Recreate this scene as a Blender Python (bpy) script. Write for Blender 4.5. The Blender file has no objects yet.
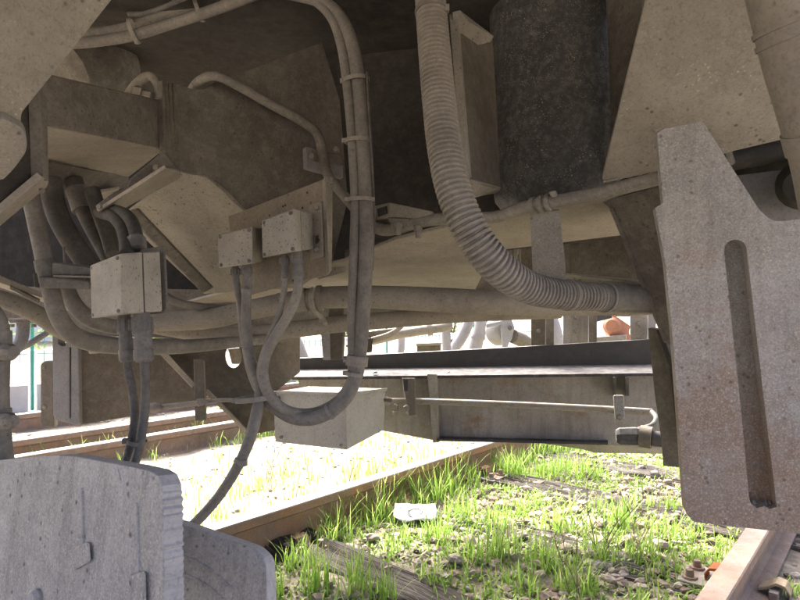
import bpy, bmesh, math, random
import numpy as np
from mathutils import Vector, Matrix, noise
from mathutils.geometry import tessellate_polygon
random.seed(7); rng = np.random.default_rng(7)
scene = bpy.context.scene
C = scene.collection
R = math.radians

# ---------------------------------------------------------------- camera, sky, sun, exposure
CAM_H, F = 0.76, 600.0
cam = bpy.data.cameras.new('camera'); cam_o = bpy.data.objects.new('camera', cam); C.objects.link(cam_o)
cam_o.location = (0, 0, CAM_H); cam_o.rotation_euler = (R(90), 0, 0)
cam.sensor_width = 36; cam.lens = 36 * F / 800; cam.shift_y = 15 / 800
cam.clip_start = 0.02; cam.clip_end = 2000
scene.camera = cam_o
NV = Vector((0.770, -0.638, 0)); DV = Vector((0.638, 0.770, 0)); ANG = math.atan2(-0.638, 0.770)
SUN_EL = R(45)
sd = (-NV * 0.88 + DV * 0.47).normalized()
sun_dir = Vector((sd.x * math.cos(SUN_EL), sd.y * math.cos(SUN_EL), math.sin(SUN_EL)))
world = bpy.data.worlds.new('World'); scene.world = world; world.use_nodes = True
wn = world.node_tree; bg = wn.nodes['Background']
sky = wn.nodes.new('ShaderNodeTexSky'); sky.sky_type = 'NISHITA'; sky.sun_disc = False
sky.sun_elevation = SUN_EL; sky.sun_rotation = math.atan2(sun_dir.x, sun_dir.y)
sky.dust_density = 9.0; sky.air_density = 0.4; sky.ozone_density = 0.3
wn.links.new(sky.outputs[0], bg.inputs[0]); bg.inputs[1].default_value = 0.15
sl = bpy.data.lights.new('sun', 'SUN'); sl.energy = 1.5; sl.angle = R(14); sl.color = (1, 0.95, 0.87)
so = bpy.data.objects.new('sun', sl); C.objects.link(so)
so.rotation_euler = sun_dir.to_track_quat('Z', 'Y').to_euler(); so.location = (-6, 6, 9)
scene.view_settings.view_transform = 'Standard'; scene.view_settings.look = 'None'
scene.view_settings.exposure = 2.92; scene.view_settings.gamma = 1.0
scene.render.engine = 'CYCLES'
scene.cycles.use_denoising = True
scene.cycles.max_bounces = 10; scene.cycles.diffuse_bounces = 7; scene.cycles.glossy_bounces = 4
scene.cycles.sample_clamp_indirect = 6.0

# ---------------------------------------------------------------- helpers
def V(x, y, d): return Vector(((x - 400) / F * d, d, CAM_H + (315 - y) / F * d))
def TR(n, s, z=0): p = NV * n + DV * s; return Vector((p.x, p.y, z))
WL = {}
def wl(o): return WL.get(o.name, Vector((0, 0, 0))) if o else Vector((0, 0, 0))
def tag(o, label=None, cat=None, group=None, kind=None):
    if label: o['label'] = label
    if cat: o['category'] = cat
    if group: o['group'] = group
    if kind: o['kind'] = kind
    return o
def thing(name, label, cat, loc, group=None):
    o = bpy.data.objects.new(name, None); C.objects.link(o); o.empty_display_size = 0.05
    o.location = loc; WL[o.name] = Vector(loc)
    return tag(o, label, cat, group)
def mk(name, verts, faces, mat, parent=None, smooth=False, bevel=0.0, mats=None, fm=None):
    vs = [Vector(v) for v in verts]
    c = Vector((0, 0, 0))
    for v in vs: c += v
    c /= max(1, len(vs))
    me = bpy.data.meshes.new(name)
    me.from_pydata([v - c for v in vs], [], faces); me.update()
    bm = bmesh.new(); bm.from_mesh(me); bmesh.ops.recalc_face_normals(bm, faces=bm.faces); bm.to_mesh(me); bm.free()
    for m in (mats or [mat]): me.materials.append(m)
    if fm: me.polygons.foreach_set('material_index', fm)
    if smooth: me.polygons.foreach_set('use_smooth', [True] * len(me.polygons))
    o = bpy.data.objects.new(name, me); C.objects.link(o)
    o.location = c - wl(parent); WL[o.name] = c
    if parent: o.parent = parent
    if bevel:
        b = o.modifiers.new('bevel', 'BEVEL'); b.width = bevel; b.segments = 2; b.limit_method = 'ANGLE'; b.angle_limit = R(35)
    return o
def ray_plane(px, py, p0, n):
    d = Vector(((px - 400) / F, 1, (315 - py) / F)); o = Vector((0, 0, CAM_H))
    t = (p0 - o).dot(n) / d.dot(n)
    return o + d * t
def panel(name, plane, outline, thick, mat, parent=None, bevel=0.002, holes=(), side=None):
    """a flat plate: plane = three (x, y, depth) points, outline in picture pixels laid on that plane, real thickness behind"""
    a, b, c = [V(*p) for p in plane]
    n = (b - a).cross(c - a).normalized()
    if n.dot(a - Vector((0, 0, CAM_H))) < 0: n = -n
    ux = (b - a).normalized(); uy = n.cross(ux)
    loops = [[ray_plane(x, y, a, n) for x, y in outline]] + [[ray_plane(x, y, a, n) for x, y in h] for h in holes]
    l2 = [[Vector(((p - a).dot(ux), (p - a).dot(uy), 0)) for p in l] for l in loops]
    tris = tessellate_polygon(l2)
    front = [p for l in loops for p in l]; N = len(front)
    verts = front + [p + n * thick for p in front]
    faces = []
    if len(holes) == 0: faces += [list(range(N)), list(range(2 * N - 1, N - 1, -1))]
    else:
        faces += [list(t) for t in tris] + [[i + N for i in reversed(t)] for t in tris]
    k = 0
    for l in loops:
        m = len(l)
        for i in range(m):
            j = (i + 1) % m; faces.append([k + i, k + j, k + j + N, k + i + N])
        k += m
    if side:
        return mk(name, verts, faces, None, parent, bevel=bevel, mats=[mat, side], fm=[0 if i < 2 else 1 for i in range(len(faces))])
    return mk(name, verts, faces, mat, parent, bevel=bevel)
def rnd(pts, radii, seg=4):
    """round the corners of a pixel outline: radii {index: r}"""
    out = []
    m = len(pts)
    for i, p in enumerate(pts):
        r = radii.get(i, 0) if isinstance(radii, dict) else radii
        if not r: out.append(p); continue
        a = Vector(pts[i - 1]); b = Vector(p); c = Vector(pts[(i + 1) % m])
        u = (a - b).normalized(); w = (c - b).normalized()
        r1 = min(r, (a - b).length * .45, (c - b).length * .45)
        for k in range(seg + 1):
            t = k / seg
            q = (b + u * r1) * (1 - t) ** 2 + b * 2 * t * (1 - t) + (b + w * r1) * t * t
            out.append((q.x, q.y))
    return out
def hexa(name, front, back, mat, parent=None, bevel=0.003):
    """box from four front corners and four back corners, each (x, y, depth)"""
    vs = [V(*p) for p in front] + [V(*p) for p in back]
    return mk(name, vs, [[0, 1, 2, 3], [7, 6, 5, 4], [0, 4, 5, 1], [1, 5, 6, 2], [2, 6, 7, 3], [3, 7, 4, 0]], mat, parent, bevel=bevel)
PATH = {}
def cr(P, sub):
    out = []
    n = len(P)
    for i in range(n - 1):
        p0, p1, p2, p3 = P[max(i - 1, 0)], P[i], P[i + 1], P[min(i + 2, n - 1)]
        for k in range(sub):
            t = k / sub
            out.append(0.5 * ((2 * p1) + (p2 - p0) * t + (2 * p0 - 5 * p1 + 4 * p2 - p3) * t * t + (3 * p1 - p0 - 3 * p2 + p3) * t ** 3))
    out.append(P[-1]); return out
def sweep(name, pos, rad, mat, parent=None, n=14, smooth=True, flat=1.0):
    verts, faces = [], []
    m = len(pos); tan = []
    for i in range(m):
        t = (pos[min(i + 1, m - 1)] - pos[max(i - 1, 0)]); tan.append(t.normalized() if t.length > 1e-9 else Vector((0, 0, 1)))
    up = Vector((0, 0, 1)) if abs(tan[0].z) < .9 else Vector((1, 0, 0))
    u = tan[0].cross(up).normalized()
    for i in range(m):
        u = (u - tan[i] * u.dot(tan[i])).normalized(); w = tan[i].cross(u)
        for k in range(n):
            a = 2 * math.pi * k / n
            verts.append(pos[i] + (u * math.cos(a) + w * math.sin(a) * flat) * rad[i])
    for i in range(m - 1):
        for k in range(n):
            k2 = (k + 1) % n
            faces.append([i * n + k, i * n + k2, (i + 1) * n + k2, (i + 1) * n + k])
    faces += [list(range(n - 1, -1, -1)), list(range((m - 1) * n, m * n))]
    o = mk(name, verts, faces, mat, parent, smooth=smooth)
    if smooth:
        o.data.polygons[len(faces) - 1].use_smooth = False; o.data.polygons[len(faces) - 2].use_smooth = False
    return o
def tube(name, pts, mat, parent=None, n=14, sub=10, ribs=None, wob=0.0):
    """round hose or pipe through (x, y, depth, width_in_pixels)"""
    D = [Vector((*V(p[0], p[1], p[2]), p[3] * p[2] / F / 2)) for p in pts]
    S = cr(D, sub)
    if ribs:
        P = np.array([list(q) for q in S]); L = np.concatenate([[0], np.cumsum(np.linalg.norm(np.diff(P[:, :3], axis=0), axis=1))])
        pitch, amp, per = ribs
        T = np.arange(0, L[-1], pitch / per); P = np.stack([np.interp(T, L, P[:, c]) for c in range(4)], 1)
        ph = (T / pitch) % 1.0
        prof = np.clip(1.9 * (0.5 + 0.5 * np.cos(2 * np.pi * ph)) - .15, 0, 1) ** .7
        P[:, 3] *= 1 - amp + amp * prof
        S = [Vector(q) for q in P]
    pos = [Vector(q[:3]) for q in S]; rad = [q[3] for q in S]
    if wob:
        pos = [p + Vector(noise.noise_vector(p * 9)) * wob for p in pos]
    o = sweep(name, pos, rad, mat, parent, n)
    PATH[o.name] = (pos, rad); return o
def proj(p): return 400 + F * p.x / p.y, 315 - F * (p.z - CAM_H) / p.y
def ring(o, px, py, mat, width=.008, fat=1.1, name='cable_tie', parent=None, head=True, seg=18, hx=1):
    pos, rad = PATH[o.name]
    i = min(range(len(pos)), key=lambda k: (proj(pos[k])[0] - px) ** 2 + (proj(pos[k])[1] - py) ** 2)
    a, b = pos[max(i - 3, 0)], pos[min(i + 3, len(pos) - 1)]
    t = (b - a).normalized(); r = rad[i] * fat + .0012
    q = lathe(name, pos[i] - t * width / 2, pos[i] + t * width / 2, [(0, r * .9), (0, r), (1, r), (1, r * .9)], mat, parent or o, seg)
    if head:
        c = pos[i] + Vector((hx, -.5, 0)).normalized() * r
        box('tie_head', c, (.010, .010, width * 1.5), mat, q)
    return q
def lathe(name, p0, p1, prof, mat, parent=None, seg=16, smooth=False, bevel=0):
    ax = (p1 - p0); L = ax.length; ax.normalize()
    up = Vector((0, 0, 1)) if abs(ax.z) < .9 else Vector((1, 0, 0))
    u = ax.cross(up).normalized(); w = ax.cross(u)
    verts, faces = [], []
    for t, r in prof:
        for k in range(seg):
            a = 2 * math.pi * (k + .5) / seg
            verts.append(p0 + ax * (t * L) + (u * math.cos(a) + w * math.sin(a)) * r)
    for i in range(len(prof) - 1):
        for k in range(seg):
            k2 = (k + 1) % seg
            faces.append([i * seg + k, i * seg + k2, (i + 1) * seg + k2, (i + 1) * seg + k])
    faces += [list(range(seg - 1, -1, -1)), list(range((len(prof) - 1) * seg, len(prof) * seg))]
    o = mk(name, verts, faces, mat, parent, bevel=bevel)
    if smooth or seg > 10:
        o.data.polygons.foreach_set('use_smooth', [len(f) == 4 for f in faces])
        e = o.modifiers.new('es', 'EDGE_SPLIT'); e.split_angle = R(35)
    return o
def box(name, c, size, mat, parent=None, bevel=.001, rot=None):
    x, y, z = [s / 2 for s in size]
    vs = [Vector((sx * x, sy * y, sz * z)) for sz in (-1, 1) for sx, sy in ((-1, -1), (1, -1), (1, 1), (-1, 1))]
    if rot: vs = [rot @ v for v in vs]
    return mk(name, [c + v for v in vs], [[3, 2, 1, 0], [4, 5, 6, 7], [0, 1, 5, 4], [1, 2, 6, 5], [2, 3, 7, 6], [3, 0, 4, 7]], mat, parent, bevel=bevel)
def bolt(px, py, d, w, mat, parent, nrm=None, name='bolt', ln=.8):
    """hex head on a washer, w pixels across, facing nrm"""
    p = V(px, py, d); r = w * d / F / 2
    n = (nrm or Vector((0, -1, 0))).normalized()
    return lathe(name, p, p + n * r * ln * 1.6, [(0, r * 1.25), (.2, r * 1.25), (.2, r), (.9, r), (1, r * .85)], mat, parent, 6)
def gland(p0, p1, w, mat, parent, name='cable_gland'):
    a, b = V(*p0), V(*p1); r = w * p0[2] / F / 2
    prof = [(0, r * .8), (.08, r * .8), (.08, r * .98), (.12, r), (.38, r), (.41, r * .98), (.41, r * .82), (.5, r * .8), (.5, r * .9), (.74, r * .86), (.74, r * .98), (.78, r), (.95, r * .98), (1, r * .75)]
    o = lathe(name, a, b, prof, mat, parent, 14)
    ax = (b - a); L = ax.length; ax.normalize(); u = ax.cross(Vector((0, 1, 0))).normalized(); w_ = ax.cross(u)
    for k in range(10):
        an = 2 * math.pi * k / 10
        c = a + ax * L * .24 + (u * math.cos(an) + w_ * math.sin(an)) * r * .98
        box('grip_rib', c, (.0035, .0035, L * .24), mat, o, bevel=0)
    return o
def pd(plane, x, y, off=0.0):
    a, b, c = [V(*p) for p in plane]; n = (b - a).cross(c - a).normalized()
    return (x, y, ray_plane(x, y, a, n).y - off)
def weld(pts, w, mat, parent, name='weld_seam'):
    D = [Vector((*V(p[0], p[1], p[2]), w * p[2] / F / 2)) for p in pts]
    S = cr(D, 14)
    pos = [Vector(q[:3]) for q in S]; rad = [q[3] * (1 + .35 * math.sin(i * 1.9) + random.uniform(-.15, .15)) for i, q in enumerate(S)]
    return sweep(name, pos, rad, mat, parent, 8)

# ---------------------------------------------------------------- materials
def L(nt, a, b): nt.links.new(a, b)
def metal(name, col, var=.35, dust=(.37, .34, .29), dust_amt=.35, spots=.0, specks=.0, rust=.0, rust_z=None, rough=.8, bump=.25, scale=1.0, spec=.25, rustcol=(.17, .075, .035), streak=.0, rough_var=.15, grime=.4, grain=.0, gate=.50):
    m = bpy.data.materials.new(name); m.use_nodes = True; nt = m.node_tree; N = nt.nodes
    bs = N['Principled BSDF']
    geo = N.new('ShaderNodeNewGeometry'); P = geo.outputs['Position']
    def noi(sc, det=5, ro=.6, vec=None, dist=0):
        t = N.new('ShaderNodeTexNoise'); t.inputs['Scale'].default_value = sc * scale; t.inputs['Detail'].default_value = det
        t.inputs['Roughness'].default_value = ro; t.inputs['Distortion'].default_value = dist; L(nt, vec or P, t.inputs['Vector']); return t.outputs['Fac']
    def ramp(v, a, b, lo=0, hi=1):
        r = N.new('ShaderNodeMapRange'); r.inputs[1].default_value = a; r.inputs[2].default_value = b; r.inputs[3].default_value = lo; r.inputs[4].default_value = hi
        L(nt, v, r.inputs[0]); return r.outputs[0]
    def mix(f, a, b):
        x = N.new('ShaderNodeMix'); x.data_type = 'RGBA'
        if isinstance(f, float): x.inputs[0].default_value = f
        else: L(nt, f, x.inputs[0])
        for s, v in ((6, a), (7, b)):
            if isinstance(v, tuple): x.inputs[s].default_value = (*v, 1)
            else: L(nt, v, x.inputs[s])
        return x.outputs[2]
    lo = tuple(c * (1 - var) for c in col); hi = tuple(min(1, c * (1 + var * .6)) for c in col)
    c = mix(ramp(noi(4, 6), .3, .7), lo, hi)
    c = mix(ramp(noi(34, 6, .7), .46, .68, 0, dust_amt), c, dust)
    c = mix(ramp(noi(9, 8, .72, dist=.6), .52, .75, 0, dust_amt * 1.2), c, tuple(.6 * x for x in dust))
    c = mix(ramp(noi(15, 9, .78, dist=.4), .50, .72, 0, grime), c, tuple(.38 * x for x in col))
    c = mix(ramp(noi(170, 3, .6), .5, .72, 0, .45), c, tuple(.42 * x for x in col))
    if streak:
        mp = N.new('ShaderNodeMapping'); mp.inputs['Scale'].default_value = (40, 40, 3); L(nt, P, mp.inputs[0])
        c = mix(ramp(noi(1, 5, .6, mp.outputs[0]), .5, .72, 0, streak), c, tuple(.4 * x for x in col))
    if rust:
        f = ramp(noi(7, 9, .75), .62 - rust * .35, .74 - rust * .25)
        if rust_z:
            sp = N.new('ShaderNodeSeparateXYZ'); L(nt, P, sp.inputs[0])
            g = ramp(sp.outputs[2], rust_z[0], rust_z[1], 1, .0)
            mu = N.new('ShaderNodeMath'); mu.operation = 'ADD'; L(nt, ramp(noi(9, 10, .8), .3, .7), mu.inputs[0]); L(nt, g, mu.inputs[1])
            f = ramp(mu.outputs[0], .75, 1.35, 0, .8)
        rc = mix(noi(60, 4), tuple(x * .7 for x in rustcol), tuple(min(1, x * 1.6) for x in rustcol))
        c = mix(f, c, rc)
    if grain:
        c = mix(ramp(noi(330, 2, .6), .50, .66, 0, grain), c, tuple(min(1, 1.7 * x) for x in col))
        c = mix(ramp(noi(260, 2, .6), .52, .68, 0, grain), c, tuple(.35 * x for x in col))
    if spots:
        vo = N.new('ShaderNodeTexVoronoi'); vo.inputs['Scale'].default_value = 62 * scale; vo.inputs['Randomness'].default_value = 1; L(nt, P, vo.inputs['Vector'])
        s1 = ramp(vo.outputs['Distance'], .12, .26, 1, 0)
        gate_ = ramp(noi(22, 2), gate, gate + .08)
        mu = N.new('ShaderNodeMath'); mu.operation = 'MULTIPLY'; L(nt, s1, mu.inputs[0]); L(nt, gate_, mu.inputs[1])
        m2 = N.new('ShaderNodeMath'); m2.operation = 'MULTIPLY'; L(nt, mu.outputs[0], m2.inputs[0]); m2.inputs[1].default_value = spots
        c = mix(m2.outputs[0], c, (.035, .03, .025))
    if specks:
        vo = N.new('ShaderNodeTexVoronoi'); vo.inputs['Scale'].default_value = 120 * scale; L(nt, P, vo.inputs['Vector'])
        s1 = ramp(vo.outputs['Distance'], .10, .28, 1, 0)
        gate = ramp(noi(12, 4, .7), .46, .66)
        mu = N.new('ShaderNodeMath'); mu.operation = 'MULTIPLY'; L(nt, s1, mu.inputs[0]); L(nt, gate, mu.inputs[1])
        m2 = N.new('ShaderNodeMath'); m2.operation = 'MULTIPLY'; L(nt, mu.outputs[0], m2.inputs[0]); m2.inputs[1].default_value = specks
        c = mix(m2.outputs[0], c, (.62, .57, .48))
    L(nt, c, bs.inputs['Base Color'])
    L(nt, ramp(noi(25, 5), .3, .7, rough - rough_var, min(1, rough + rough_var)), bs.inputs['Roughness'])
    bs.inputs['Specular IOR Level'].default_value = spec
    bp = N.new('ShaderNodeBump'); bp.inputs['Strength'].default_value = bump; bp.inputs['Distance'].default_value = .006
    ad = N.new('ShaderNodeMath'); ad.operation = 'MULTIPLY_ADD'; L(nt, noi(110, 4, .7), ad.inputs[0]); ad.inputs[1].default_value = .5; L(nt, noi(18, 5, .6), ad.inputs[2])
    L(nt, ad.outputs[0], bp.inputs['Height']); L(nt, bp.outputs[0], bs.inputs['Normal'])
    return m
def simple(name, stops, scale=8, rough=.8, bump=.3, stretch=None, spec=.3, trans=0.0, bscale=None, obj=False, attr=None):
    m = bpy.data.materials.new(name); m.use_nodes = True; nt = m.node_tree; N = nt.nodes; bs = N['Principled BSDF']
    if obj: vec = N.new('ShaderNodeTexCoord').outputs['Object']
    else: vec = N.new('ShaderNodeNewGeometry').outputs['Position']
    if stretch:
        mp = N.new('ShaderNodeMapping'); mp.inputs['Scale'].default_value = stretch; L(nt, vec, mp.inputs[0]); vec = mp.outputs[0]
    t = N.new('ShaderNodeTexNoise'); t.inputs['Scale'].default_value = scale; t.inputs['Detail'].default_value = 8; t.inputs['Roughness'].default_value = .68
    L(nt, vec, t.inputs['Vector'])
    r = N.new('ShaderNodeValToRGB'); el = r.color_ramp.elements
    while len(el) < len(stops): el.new(.5)
    for e, (p, c) in zip(el, stops): e.position = p; e.color = (*c, 1)
    fac = t.outputs['Fac']
    if attr:
        gi = N.new('ShaderNodeAttribute'); gi.attribute_name = attr; fac = gi.outputs['Fac']
    L(nt, fac, r.inputs[0]); L(nt, r.outputs[0], bs.inputs['Base Color'])
    bs.inputs['Roughness'].default_value = rough; bs.inputs['Specular IOR Level'].default_value = spec
    if bump:
        b = N.new('ShaderNodeBump'); b.inputs['Strength'].default_value = bump; b.inputs['Distance'].default_value = .01
        t2 = N.new('ShaderNodeTexNoise'); t2.inputs['Scale'].default_value = bscale or scale * 4; t2.inputs['Detail'].default_value = 7; L(nt, vec, t2.inputs['Vector'])
        L(nt, t2.outputs['Fac'], b.inputs['Height']); L(nt, b.outputs[0], bs.inputs['Normal'])
    if trans:
        tr = N.new('ShaderNodeBsdfTranslucent'); L(nt, r.outputs[0], tr.inputs[0])
        ms = N.new('ShaderNodeMixShader'); ms.inputs[0].default_value = trans
        L(nt, bs.outputs[0], ms.inputs[1]); L(nt, tr.outputs[0], ms.inputs[2]); L(nt, ms.outputs[0], N['Material Output'].inputs[0])
    return m
M = {
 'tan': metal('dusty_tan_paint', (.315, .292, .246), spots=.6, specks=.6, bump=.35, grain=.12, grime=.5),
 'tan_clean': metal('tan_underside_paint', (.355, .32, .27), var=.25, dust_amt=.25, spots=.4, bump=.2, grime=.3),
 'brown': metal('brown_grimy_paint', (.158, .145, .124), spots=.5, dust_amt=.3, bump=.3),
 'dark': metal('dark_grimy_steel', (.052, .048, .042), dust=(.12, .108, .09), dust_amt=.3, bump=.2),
 'grey': metal('grey_speckled_paint', (.40, .385, .355), var=.2, dust=(.55, .52, .47), dust_amt=.35, spots=.5, specks=.8, streak=.35, rust=.5, rust_z=(.34, .98), bump=.7, rustcol=(.25, .17, .115), grain=.34),
 'strap': metal('grey_strap_paint', (.26, .25, .23), spots=.4, specks=1.0, bump=.5, grain=.3),
 'box': metal('pale_grey_enclosure', (.36, .34, .295), var=.25, dust_amt=.35, spots=.8, bump=.25, rough=.7, gate=.40, scale=1.8),
 'boxlarge': metal('large_grey_enclosure', (.37, .35, .305), var=.25, dust_amt=.35, spots=.6, bump=.25, rough=.7, gate=.46, scale=1.6),
 'boxplain': metal('pale_grey_plain_enclosure', (.40, .38, .33), var=.12, dust_amt=.2, spots=.4, bump=.12, rough=.6),
 'hose': metal('grey_brown_hose', (.25, .232, .203), dust=(.42, .385, .33), dust_amt=.45, specks=.5, bump=.25, scale=1.4),
 'sleeve': metal('dark_grey_hose_sleeve', (.16, .155, .145), dust=(.3, .28, .24), dust_amt=.4, bump=.25),
 'pipe': metal('tan_pipe_paint', (.265, .243, .205), var=.2, dust_amt=.3, spots=.4, bump=.12),
 'cable': metal('grey_cable_sheath', (.205, .193, .172), dust=(.36, .33, .285), dust_amt=.4, spots=.3, bump=.15, rough=.65),
 'cabledark': metal('dark_cable_sheath', (.11, .105, .10), dust=(.3, .27, .23), dust_amt=.4, bump=.15, rough=.6),
 'gland': metal('dark_grey_gland', (.15, .145, .14), dust=(.32, .29, .25), dust_amt=.5, bump=.2, rough=.6),
 'tank': metal('black_tank_paint', (.055, .055, .055), dust=(.26, .25, .23), dust_amt=.5, specks=1.0, scale=1.5, grain=.3, bump=.8, rough=.5, spec=.5),
 'beam': metal('brown_rusty_beam', (.29, .275, .25), rust=.3, dust_amt=.3, spots=.3, bump=.25, streak=.45, grime=.25, rustcol=(.18, .125, .09)),
 'flange': metal('grey_flange_paint', (.05, .05, .054), var=.2, dust_amt=.2, bump=.2, rough=.85, spec=.2),
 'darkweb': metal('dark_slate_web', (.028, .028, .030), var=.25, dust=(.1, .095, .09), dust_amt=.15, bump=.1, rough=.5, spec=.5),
 'slate': metal('slate_grey_steel', (.26, .26, .27), var=.2, dust_amt=.2, spots=.3, bump=.2),
 'fore': metal('pale_grey_cast_steel', (.43, .435, .445), var=.3, dust=(.52, .52, .52), dust_amt=.45, spots=.7, specks=.9, bump=1.0, streak=.6, grain=.26, grime=.6),
 'fore_edge': metal('bare_cut_steel_edge', (.45, .45, .46), var=.15, dust=(.55, .54, .53), dust_amt=.3, spots=.2, bump=.5),
 'plate_brown': metal('brown_olive_plate', (.15, .134, .108), dust_amt=.2, spots=.25, bump=.15),
 'hollow_shade': metal('hollow_shade_black', (.014, .013, .012), dust=(.04, .035, .03), dust_amt=.3),  # near-black colour stands for the shade of a deep hollow
 'rubber': metal('dark_rubber_hose', (.085, .079, .07), dust=(.2, .18, .15), dust_amt=.35, bump=.25),
 'coupling': metal('dark_coupling', (.08, .08, .082), dust=(.2, .19, .17), dust_amt=.3, bump=.25, rough=.85, spec=.15),
 'rail_rust_head': metal('rusty_rail_head', (.25, .185, .145), var=.3, dust=(.34, .27, .22), dust_amt=.5, bump=.25, rough=.6, rust=.35, rustcol=(.25, .15, .09)),
 'clip_rust': metal('brown_rusty_clip', (.17, .085, .05), dust_amt=.4, bump=.4),
 'clip_tan': metal('tan_dusty_clip', (.36, .29, .18), dust_amt=.4, bump=.4),
 'bolt': metal('dull_steel_bolt', (.24, .22, .19), dust_amt=.4, bump=.2),
 'tie': metal('dusty_cable_tie', (.27, .25, .22), dust_amt=.4, bump=.1),
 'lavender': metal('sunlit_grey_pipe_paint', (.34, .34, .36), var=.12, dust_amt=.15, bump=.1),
 'orange': metal('orange_painted_casting', (.40, .19, .12), var=.2, dust_amt=.2, bump=.1),
 'rust': metal('rail_rust', (.23, .172, .138), var=.35, dust=(.33, .27, .225), dust_amt=.5, bump=.4, rough=.85, rustcol=(.21, .135, .095), rust=.4),
 'rust_warm': metal('warm_rail_rust', (.33, .205, .135), var=.3, dust=(.38, .28, .21), dust_amt=.4, bump=.4, rough=.85, rust=.4, rustcol=(.32, .16, .08)),
 'railtop': metal('worn_rail_head', (.22, .185, .16), var=.2, dust=(.28, .235, .20), dust_amt=.4, bump=.12, rough=.5, spec=.5),
 'clip': metal('rusty_orange_clip', (.42, .12, .04), var=.35, dust=(.45, .22, .12), dust_amt=.4, bump=.4),
 'tie_plate': metal('grey_tie_plate', (.27, .26, .23), dust_amt=.4, rust=.4, bump=.3),
 'wood': simple('weathered_sleeper_wood', [(.3, (.010, .008, .007)), (.48, (.04, .034, .029)), (.6, (.10, .088, .076)), (.8, (.25, .225, .195))], scale=3, stretch=(2.2, 24, 24), bump=.9, bscale=6, obj=True, rough=.9),
 'ground': simple('sandy_gravel_ground', [(.3, (.13, .115, .092)), (.5, (.22, .197, .16)), (.7, (.30, .272, .228))], scale=6, bump=.8, bscale=40, rough=.95),
 'soil': simple('dark_ballast_soil', [(.3, (.11, .095, .075)), (.5, (.22, .19, .15)), (.7, (.35, .305, .245))], scale=9, bump=.9, bscale=40, rough=.95),
 'stone': simple('ballast_stone', [(.0, (.11, .092, .075)), (.3, (.23, .18, .145)), (.6, (.30, .255, .21)), (1.0, (.40, .36, .31))], scale=30, bump=.3, rough=.9, attr='tone'),
 'sandstone': simple('pale_sand_pebble', [(.0, (.28, .24, .18)), (1.0, (.45, .40, .32))], scale=30, bump=.2, rough=.9, attr='tone'),
 'bigstone': simple('pale_pebble', [(.3, (.20, .165, .13)), (.5, (.27, .235, .19)), (.7, (.36, .325, .28))], scale=14, bump=.4, rough=.9),
 'grass': simple('spring_grass_blades', [(.0, (.09, .15, .025)), (.3, (.17, .30, .045)), (.6, (.27, .43, .08)), (.85, (.40, .55, .15)), (1.0, (.48, .42, .22))], scale=5, bump=0, rough=.5, trans=.4, attr='tone'),
 'leaf': simple('hedge_leaves', [(.0, (.14, .22, .07)), (.5, (.20, .30, .10)), (1.0, (.30, .38, .16))], scale=5, bump=0, rough=.5, trans=.3, attr='tone'),
 'twig': simple('dry_twig_bark', [(.3, (.10, .075, .05)), (.7, (.25, .20, .14))], scale=30, rough=.9),
 'straw': simple('dry_straw_stem', [(.3, (.30, .23, .13)), (.7, (.48, .40, .25))], scale=30, rough=.8),
 'paper': simple('scrap_white_paper', [(.35, (.27, .285, .305)), (.65, (.38, .395, .41))], scale=14, bump=.2, rough=.7),
 'paperprint': simple('faded_grey_print', [(.35, (.08, .09, .10)), (.65, (.16, .17, .18))], scale=50, bump=.0, rough=.7),
 'green': simple('teal_fence_paint', [(.3, (.04, .24, .19)), (.7, (.06, .30, .24))], scale=10, rough=.5, bump=0),
 'concrete': simple('pale_concrete', [(.3, (.36, .37, .38)), (.7, (.5, .5, .5))], scale=5, rough=.9, bump=.3),
 'white': simple('white_render', [(.3, (.70, .70, .68)), (.7, (.8, .8, .78))], scale=3, rough=.8, bump=.1),
 'roof': simple('clay_roof', [(.3, (.30, .12, .07)), (.7, (.42, .19, .11))], scale=9, rough=.9, bump=.3),
 'glass': simple('dark_window_glass', [(.3, (.03, .04, .05)), (.7, (.05, .06, .07))], scale=1, rough=.1, bump=0, spec=.6),
}

# ---------------------------------------------------------------- ground, tracks
def gz(n, s):
    """ground height in track coordinates (rail top = 0)"""
    if -2.05 < n < -0.3: z = -.165
    elif n >= -.3: z = -.165 - .05 * min(1, (n + .3) / .6)
    elif n > -3.3: z = -.165 + .04 * min(1, (-2.05 - n) / .3)
    elif n > -5.6: z = -.135
    else: z = -.12
    return z + .022 * noise.noise(Vector((n * 3.1, s * 3.1, 3))) + .010 * noise.noise(Vector((n * 13, s * 13, 7)))
def axis(lo, hi, step, far):
    mid = list(np.arange(lo, hi, step)); a = [lo]; g = step
    left = []
    x = lo
    while x > -far: g *= 1.35; x -= g; left.append(x)
    g = step; x = mid[-1]; right = []
    while x < far: g *= 1.35; x += g; right.append(x)
    return left[::-1] + mid + right
ax_n = axis(-6.5, 1.2, .07, 300); ax_s = axis(-.5, 8.0, .07, 300)
gv = []; 
for s in ax_s:
    for n in ax_n:
        gv.append(TR(n, s, gz(n, s)))
W_ = len(ax_n); gf = []; gm = []
for j in range(len(ax_s) - 1):
    for i in range(W_ - 1):
        gf.append([j * W_ + i, j * W_ + i + 1, (j + 1) * W_ + i + 1, (j + 1) * W_ + i])
        nn = ax_n[i]; gm.append(1 if -2.0 + .12 * noise.noise(Vector((ax_s[j] * 2, 1, 1))) < nn < 1.0 else 0)
g = mk('ground', gv, gf, None, smooth=True, mats=[M['ground'], M['soil']], fm=gm); tag(g, kind='structure')

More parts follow.
